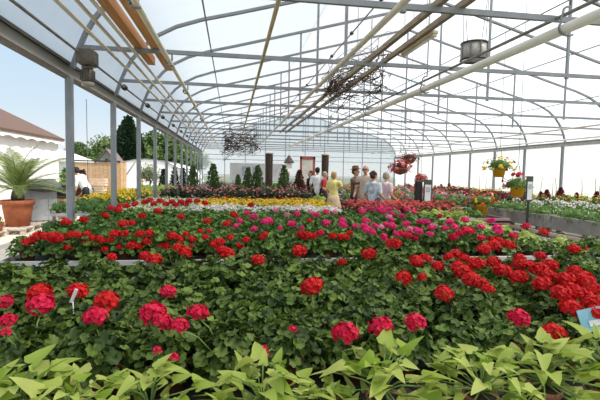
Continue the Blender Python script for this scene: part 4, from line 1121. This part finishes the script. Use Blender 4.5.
# white building with brown roof
t = thing('white_pavilion', (-7.3, 8, .012), 'long white fabric walled building with brown roof at far left', 'building')
MB().box((-3.9, 6, 1.4), (7.6, 12.6, 2.8)).build('wall', tentw, t)
MB().add([(.12, -.8, 2.82), (.12, 12.5, 2.82), (-3.9, 12.5, 4.75), (-3.9, -.8, 4.75), (-8.15, -.8, 2.78), (-8.15, 12.7, 2.78), (.12, -.8, 2.74), (.12, 12.5, 2.74), (-3.9, 12.5, 4.6), (-3.9, -.8, 4.6), (-8.15, -.8, 2.66), (-8.15, 12.7, 2.66)],
         [(0, 1, 2, 3), (3, 2, 5, 4), (6, 9, 8, 7), (9, 10, 11, 8), (0, 6, 7, 1), (1, 7, 8, 2), (2, 8, 11, 5), (3, 9, 6, 0), (4, 10, 9, 3), (4, 5, 11, 10)]).build('roof', tentr, t)
mb = MB(); vs = []; fs = []; n = 90
for i in range(n + 1):
    y = -.5 + 13.0 * i / n; vs += [(.06, y, 2.78), (.08, y, 2.55 + .07 * abs(math.sin(i * PI / 6)))]
for i in range(n): fs.append((2 * i, 2 * i + 2, 2 * i + 3, 2 * i + 1))
mb.add(vs, fs); v_ = mb.build('valance', tentw, t); md = v_.modifiers.new('thick', 'SOLIDIFY'); md.thickness = .01
for i in range(6): MB().box((-.08, .2 + 2.4 * i, 1.3), (.06, .06, 2.6)).build('seam_pole', tentw, t)
t = thing('white_shed', (-10.9, 30, .012), 'low white roofed shed seen between the first two posts', 'building')
MB().box((0, 0, 1.0), (3.2, 5, 2.0)).build('wall', tentw, t)
MB().add([(-1.8, -2.7, 1.95), (1.8, -2.7, 1.95), (1.8, 2.7, 1.95), (-1.8, 2.7, 1.95), (-.4, -2.7, 2.75), (-.4, 2.7, 2.75)], [(0, 1, 4), (2, 3, 5), (1, 2, 5, 4), (3, 0, 4, 5), (0, 3, 2, 1)]).build('roof', tentw, t)
# far house
t = thing('distant_house', (-13.6, 51, .012), 'distant house with steep grey roof behind the trees', 'house')
MB().add([(-3, 0, 0), (3, 0, 0), (3, 0, 4), (0, 0, 7.2), (-3, 0, 4), (-3, 8, 0), (3, 8, 0), (3, 8, 4), (0, 8, 7.2), (-3, 8, 4)], [(0, 1, 2, 3, 4), (9, 8, 7, 6, 5), (0, 5, 6, 1), (1, 6, 7, 2), (4, 9, 5, 0)]).build('wall', housew, t)
MB().add([(-3.6, -.5, 3.5), (0, -.5, 7.5), (3.6, -.5, 3.5), (-3.6, 8.5, 3.5), (0, 8.5, 7.5), (3.6, 8.5, 3.5), (-3.6, -.5, 3.25), (0, -.5, 7.2), (3.6, -.5, 3.25), (-3.6, 8.5, 3.25), (0, 8.5, 7.2), (3.6, 8.5, 3.25)],
         [(0, 1, 4, 3), (1, 2, 5, 4), (6, 9, 10, 7), (7, 10, 11, 8), (0, 6, 7, 1), (1, 7, 8, 2), (3, 4, 10, 9), (4, 5, 11, 10), (0, 3, 9, 6), (2, 8, 11, 5)]).build('roof', houser, t)
for x in (-1.2, 1.2): MB().box((x, -.03, 2.6), (.9, .06, 1.2)).build('window', glass_d, t)
MB().box((0, -.03, 4.9), (.8, .06, .9)).build('window', glass_d, t)
t.scale = (.42, .42, .50)
# trees outside
TC = [leaf_cloud(260, [((0, 0, .62), (.42, .42, .3)), ((.25, .1, .45), (.3, .3, .22)), ((-.27, -.05, .5), (.3, .3, .25)), ((.05, -.2, .8), (.25, .25, .18))], 2600, .06, tree_leaf),
      leaf_cloud(261, [((0, 0, .6), (.36, .36, .36)), ((.2, -.1, .75), (.24, .24, .2)), ((-.2, .1, .42), (.3, .3, .2))], 2600, .06, mat('pale_tree_leaf', (.08, .13, .04), .7, 0, 0, 5, (.24, .32, .11), True, .25, objrand=.15))]
PC = [needle_cone(270, pine_leaf, .92, .22, 2600, .06, .07), needle_cone(271, pine_leaf, .92, .28, 2600, .06, .07)]
def tree(px, topy, Y, wm, kind, lab, cat='tree', group='trees beyond the greenhouse'):
    p = aty(px, topy, Y); H = p.z
    nm = {'p': 'pine_tree', 'd': 'leafy_tree'}[kind]
    t = thing(nm, (p.x, Y, 0), lab, cat, group)
    me = PC[int(px) % 2] if kind == 'p' else TC[int(px) % 2]
    o = link('crown', me, t); o.scale = (H * wm, H * wm, H); o.rotation_euler = (0, 0, px)
    MB().tube([(0, 0, 0), (0, 0, H * .55)], [H * .03, H * .012], 7).build('trunk', bark, t)
for a_ in ((128, 117, 58, 1.0, 'p', 'tall dark conifer between the second and third left posts'), (122, 126, 62, .9, 'p', 'dark conifer left of the tallest one'), (136, 128, 60, 1.0, 'p', 'dark conifer right of the tallest one'),
           (146, 130, 64, 1.1, 'd', 'broad tree right of the dark conifers'), (158, 136, 66, 1.2, 'd', 'leafy tree behind the fourth left post'), (172, 138, 70, 1.2, 'd', 'yellow green tree behind the white tunnel'), (186, 142, 75, 1.3, 'd', 'leafy tree at the far left posts'),
           (101, 134, 70, .9, 'd', 'round leafy tree above the distant house'), (88, 148, 66, 1.2, 'd', 'low pale tree between the first two left posts'), (76, 141, 80, .8, 'd', 'thin pale tree beside the first left post'), (112, 150, 95, 1.3, 'd', 'far leafy tree behind the distant house'), (94, 156, 60, 1.4, 'd', 'low bushy tree in front of the round one')):
    tree(*a_)
# ------------------------------------------------------------------ people
def capsule(mb, p0, r0, p1, r1, flat=1.0, n=12):
    p0, p1 = Vector(p0), Vector(p1); ax = p1 - p0; L = ax.length
    if L < 1e-6: ax = Vector((0, 0, 1))
    M = Vector((0, 0, 1)).rotation_difference(ax.normalized()).to_matrix()
    prof = [(r0 * math.cos(t), r0 * math.sin(t)) for t in [-PI / 2 + .12 + (PI / 2 - .12) * i / 4 for i in range(5)]] + [(r1 * math.cos(t), L + r1 * math.sin(t)) for t in [(PI / 2 - .12) * i / 4 for i in range(5)]]
    vs = []
    for (r, z) in prof:
        for k in range(n):
            a_ = 2 * PI * k / n; v = M @ Vector((r * math.cos(a_), r * math.sin(a_), z)); vs.append(p0 + Vector((v.x, v.y * flat, v.z)) if flat != 1 else p0 + v)
    m = len(prof); fs = []
    for i in range(m - 1):
        for k in range(n): fs.append((i * n + k, i * n + (k + 1) % n, (i + 1) * n + (k + 1) % n, (i + 1) * n + k))
    fs.append(tuple(range(n))[::-1]); fs.append(tuple((m - 1) * n + k for k in range(n)))
    mb.add(vs, fs, 0, True)
def remeshed(name, mb, m, voxel, parent, it=4):
    me = mb.mesh(name, m); o = bpy.data.objects.new(name, me); COL.objects.link(o)
    r_ = o.modifiers.new('r', 'REMESH'); r_.mode = 'VOXEL'; r_.voxel_size = voxel; r_.use_smooth_shade = True
    sm = o.modifiers.new('s', 'SMOOTH'); sm.iterations = it; sm.factor = .5
    dg = bpy.context.evaluated_depsgraph_get(); dg.update()
    nm = bpy.data.meshes.new_from_object(o.evaluated_get(dg)); nm.name = name
    o.modifiers.clear(); o.data = nm; bpy.data.meshes.remove(me)
    if not nm.materials: nm.materials.append(m)
    for p_ in nm.polygons: p_.use_smooth = True
    o.parent = parent
    return o
def person(loc, rz, label, H=1.7, shirt=None, lower=None, skirt=False, hair=None, style='short', arms=None, lean=0.0, sk=None, turn=0.0, sleeve=.75, glasses=False, shorts=False, bag=None, pattern=None, group=None, wide=1.0, shoem=None):
    sk = sk or skin; s = H / 1.72
    t = thing('person', loc, label, 'person', group, rz)
    hip = Vector((0, 0, .92))
    LM_ = Matrix.Rotation(lean, 3, 'X')
    def U(x, y, z):                      # upper body point, leaned about the hips
        v = LM_ @ (Vector((x, y, z)) - hip) + hip; return v * s
    def Lw(x, y, z): return Vector((x, y, z)) * s
    body = MB(); C_ = lambda a_, ra, b_, rb, fl=1.0, mb=body: capsule(mb, a_, ra * s, b_, rb * s, fl)
    w_ = wide
    C_(U(0, 0, .95), .135 * w_, U(0, 0, 1.12), .12 * w_, .75); C_(U(0, 0, 1.12), .12 * w_, U(0, .01, 1.33), .135 * w_, .75)
    C_(U(-.13, .01, 1.38), .062, U(.13, .01, 1.38), .062); C_(U(0, .01, 1.36), .07, U(0, -.005, 1.5), .052)
    HR = Matrix.Rotation(lean * .5, 3, 'X') @ Matrix.Rotation(turn, 3, 'Z')
    hc = U(0, -.012, 1.615)
    def Hd(x, y, z): return hc + (HR @ Vector((x, y, z))) * s
    def ell(mb, c, r, m=None):
        q = MB(); q.ball((0, 0, 0), tuple(a_ * s for a_ in r), 18, 12); mb.add([c + HR @ Vector(v) for v in q.v], q.f, 0, True)
    ell(body, Hd(0, .012, .02), (.074, .092, .092)); ell(body, Hd(0, -.022, -.045), (.056, .062, .062))
    C_(Hd(0, -.082, .012), .011, Hd(0, -.104, -.022), .015); C_(Hd(-.03, -.07, .028), .018, Hd(.03, -.07, .028), .018)
    C_(Hd(-.018, -.074, -.062), .012, Hd(.018, -.074, -.062), .012); C_(Hd(0, -.06, -.095), .02, Hd(0, -.062, -.09), .02)
    for sx in (-1, 1): ell(body, Hd(sx * .076, .012, -.005), (.012, .02, .032))
    arms = arms or ((( .22, .0, 1.12), (.23, -.08, .90)), ((-.22, .0, 1.12), (-.23, -.08, .90)))
    J = []
    for sx, (el_p, wr) in zip((1, -1), arms):
        sh = U(sx * .175 * w_, .01, 1.385); e_ = U(*el_p); w0 = U(*wr)
        C_(sh, .052, e_, .040); C_(e_, .038, w0, .027); J.append((sx, sh, e_, w0))
        d = (w0 - e_).normalized(); up = Vector((sx, 0, 0)); up = (up - d * up.dot(d)).normalized() if abs(up.dot(d)) < .95 else d.orthogonal().normalized(); sd_ = d.cross(up)
        pc = w0 + d * .05 * s; C_(w0 + d * .01 * s, .026, w0 + d * .08 * s, .032, 1.0)
        for k, (off, L) in enumerate(((-.026, .070), (-.009, .080), (.009, .076), (.026, .060))):
            b0 = w0 + d * .085 * s + sd_ * off * s; b1 = b0 + d * L * .55 * s - up * .006 * s * sx; b2 = b1 + d * L * .42 * s - up * .022 * s
            C_(b0, .0095, b1, .009); C_(b1, .009, b2, .008)
        th = w0 + d * .035 * s - sd_ * .028 * s; C_(th, .013, th + d * .035 * s - sd_ * .028 * s, .011); C_(th + d * .035 * s - sd_ * .028 * s, .011, th + d * .062 * s - sd_ * .03 * s - up * .01 * s, .009)
    for sx in (-1, 1):
        st = .02 * sx
        C_(Lw(sx * .085, 0, .90), .088, Lw(sx * .095, -.01 + st, .50), .058); C_(Lw(sx * .095, -.01 + st, .50), .055, Lw(sx * .10, .01 + st, .10), .036)
        C_(Lw(sx * .10, .02 + st, .05), .036, Lw(sx * .11, -.15 + st, .035), .028)
    remeshed('body', body, sk, .0105, t, 3)
    g = MB(); G = lambda a_, ra, b_, rb, fl=1.0: capsule(g, a_, ra * s, b_, rb * s, fl)
    hem = .86 if not skirt else .90
    G(U(0, 0, hem + .06), .160 * w_, U(0, 0, 1.12), .142 * w_, .8); G(U(0, 0, 1.12), .142 * w_, U(0, .01, 1.33), .155 * w_, .8)
    G(U(-.135 * w_, .01, 1.375), .076, U(.135 * w_, .01, 1.375), .076)
    for (sx, sh, e_, w0) in J:
        if sleeve <= 1: G(sh, .068, sh.lerp(e_, sleeve), .058)
        else: G(sh, .068, e_, .054); G(e_, .053, e_.lerp(w0, sleeve - 1), .042)
    remeshed('shirt', g, shirt, .013, t, 4)
    g = MB()
    if skirt:
        prof = [(.29, .42), (.26, .6), (.20, .82), (.165, .97)]
        g.lathe([(r * s, z * s) for r, z in prof], 22); g2 = g.build('skirt', lower, t)
    else:
        G(Lw(-.07, 0, .95), .125, Lw(.07, 0, .95), .125, .85)
        for sx in (-1, 1):
            st = .02 * sx; G(Lw(sx * .085, 0, .90), .108, Lw(sx * .095, -.01 + st, .52), .078)
            if not shorts: G(Lw(sx * .095, -.01 + st, .52), .076, Lw(sx * .10, .01 + st, .10), .062)
        remeshed('trousers', g, lower, .013, t, 4)
    for sx in (-1, 1):
        q = MB(); capsule(q, Lw(sx * .10, .035 + .02 * sx, .045), .045 * s, Lw(sx * .112, -.165 + .02 * sx, .036), .036 * s); q.build('shoe', shoem or dark, t)
    hm = MB()
    if style != 'bald':
        ell(hm, Hd(0, .028, .045), (.086, .094, .084)); ell(hm, Hd(0, .05, .0), (.082, .075, .08))
        if style == 'bob':
            for sx in (-1, 1): ell(hm, Hd(sx * .062, .03, -.02), (.034, .062, .085))
            ell(hm, Hd(0, .06, -.04), (.075, .055, .075))
        if style == 'curly':
            rr = random.Random(3)
            for i in range(26): d_ = vdir(rr.uniform(0, 6.28), rr.uniform(-.1, 1.5)); ell(hm, Hd(d_.x * .075, .04 + d_.y * .085, .035 + d_.z * .085), (.032, .032, .032))
    else:
        ell(hm, Hd(0, .06, -.01), (.078, .06, .05))
        for sx in (-1, 1): ell(hm, Hd(sx * .068, .025, .005), (.016, .05, .035))
    # keep the face free
    remeshed('hair', hm, hair, .011, t, 2)
    if style == 'hat':
        h = MB().lathe([(.15 * s, .0), (.16 * s, .008 * s), (.095 * s, .015 * s), (.092 * s, .08 * s), (.06 * s, .10 * s), (.005, .105 * s)], 22)
        o = h.build('hat', bag or dark, t, Hd(0, .015, .07)); o.rotation_euler = (lean * .5 - .08, 0, turn)
    for sx in (-1, 1): MB().ball((0, 0, 0), .0115 * s, 8, 6).build('eye', dark, t, Hd(sx * .029, -.079, .008))
    MB().box((0, 0, 0), (.042 * s, .006, .009 * s), HR, bev=.002).build('mouth', mat('lips', (.42, .14, .12), .5, 0, .05, 10), t, Hd(0, -.087, -.062))
    if glasses:
        q = MB()
        for sx in (-1, 1): q.ball(HR @ Vector((sx * .032, 0, 0)) * s, (.026 * s, .007, .02 * s), 10, 6)
        q.box((0, 0, .004), (.14 * s, .008, .008)); q.build('sunglasses', dark, t, Hd(0, -.094, .010))
    return t
def cloth(name, c, v=.08, c2=None, sc__=9): return mat(name, c, .8, 0, v, sc__, c2, bump=.15)
brown_h = cloth('brown_hair', (.07, .03, .018), .3); dark_h = cloth('dark_hair', (.02, .014, .012), .3); grey_h = cloth('grey_hair', (.34, .29, .24), .2); blond_h = cloth('blonde_hair', (.48, .30, .14), .2); red_h = cloth('auburn_hair', (.16, .055, .025), .3)
whitec = cloth('white_cotton', (.78, .79, .81)); beige = cloth('beige_cotton', (.56, .46, .38)); yellowc = cloth('yellow_cotton', (.80, .70, .26)); redc = cloth('red_cotton', (.42, .03, .04)); blackc = cloth('black_cotton', (.025, .024, .026), .3)
greyc = cloth('grey_cotton', (.42, .44, .47)); denim = cloth('denim', (.07, .09, .14), .2); khaki = cloth('khaki', (.40, .32, .22), .1); pinkw = cloth('pink_white_print', (.80, .70, .72), 0, (.62, .38, .45), 14); bluew = cloth('blue_white_print', (.78, .82, .86), 0, (.20, .30, .42), 7)
brownc = cloth('brown_cotton', (.13, .075, .05), .3); tanc = cloth('tan_skirt', (.55, .40, .25), .1)
REL = lambda bend=.0: (((.24, .03, 1.12), (.22, -.14 - bend, .98)), ((-.24, .03, 1.12), (-.22, -.14 - bend, .98)))
GZ = .012
def spot(px, Y): return (aty(px, 175, Y).x, Y, GZ)
person(spot(374, 10.75), 2.3, 'person with dark brown hair in a white and blue patterned top with a shoulder strap', 1.63, bluew, denim, hair=brown_h, style='curly', arms=REL(.1), turn=-.3)
pb = bpy.context.scene.objects[-1] if False else None
person(spot(386.5, 10.95), 2.0, 'person with short grey hair in a pale pink and white top', 1.62, pinkw, khaki, hair=grey_h, arms=REL(.05), sleeve=.6)
person(spot(365.5, 11.45), -.5, 'balding person with sunglasses in a beige shirt', 1.80, beige, khaki, hair=grey_h, style='bald', arms=REL(.1), sk=skin2, glasses=True)
person(spot(355.5, 11.9), .9, 'person in a brown hat and dark brown clothes reaching out an arm', 1.74, brownc, blackc, hair=red_h, style='hat', arms=(((.26, -.08, 1.2), (.18, -.32, 1.22)), ((-.30, -.14, 1.30), (-.28, -.40, 1.34))), sleeve=1.4, bag=cloth('brown_felt', (.12, .05, .03), .2))
person(spot(334, 13.0), 2.6, 'person with blonde hair in a yellow top and tan skirt, seen from behind', 1.62, yellowc, tanc, skirt=True, hair=blond_h, style='bob', arms=(((.23, .0, 1.13), (.18, -.18, 1.02)), ((-.26, -.06, 1.24), (-.16, -.22, 1.44))))
person(spot(325, 15.2), 1.2, 'person in a red shirt beside the bark column', 1.62, redc, blackc, hair=grey_h, arms=REL(.08))
person(spot(317.5, 15.3), 2.9, 'person with black hair in a white shirt seen from behind', 1.76, whitec, blackc, hair=dark_h, arms=REL())
person(spot(310.5, 15.9), -1.2, 'person in a black shirt left of the white shirted visitor', 1.64, blackc, denim, hair=red_h, arms=REL())
person(spot(288, 18.3), .4, 'person in a light grey shirt behind the conifers', 1.60, greyc, denim, hair=grey_h, arms=REL())
person((-4.12, 13.5, GZ), -1.9, 'person in a white shirt and dark trousers bending forward outside on the path', 1.72, whitec, blackc, hair=dark_h, arms=(((.20, -.18, 1.10), (.12, -.36, 1.00)), ((-.20, -.18, 1.10), (-.12, -.36, 1.00))), lean=.58)
person((-5.72, 29, GZ), .9, 'person in a pale pink top and shorts before the white tunnel', 1.70, pinkw, khaki, hair=brown_h, arms=REL(.1), shorts=True)
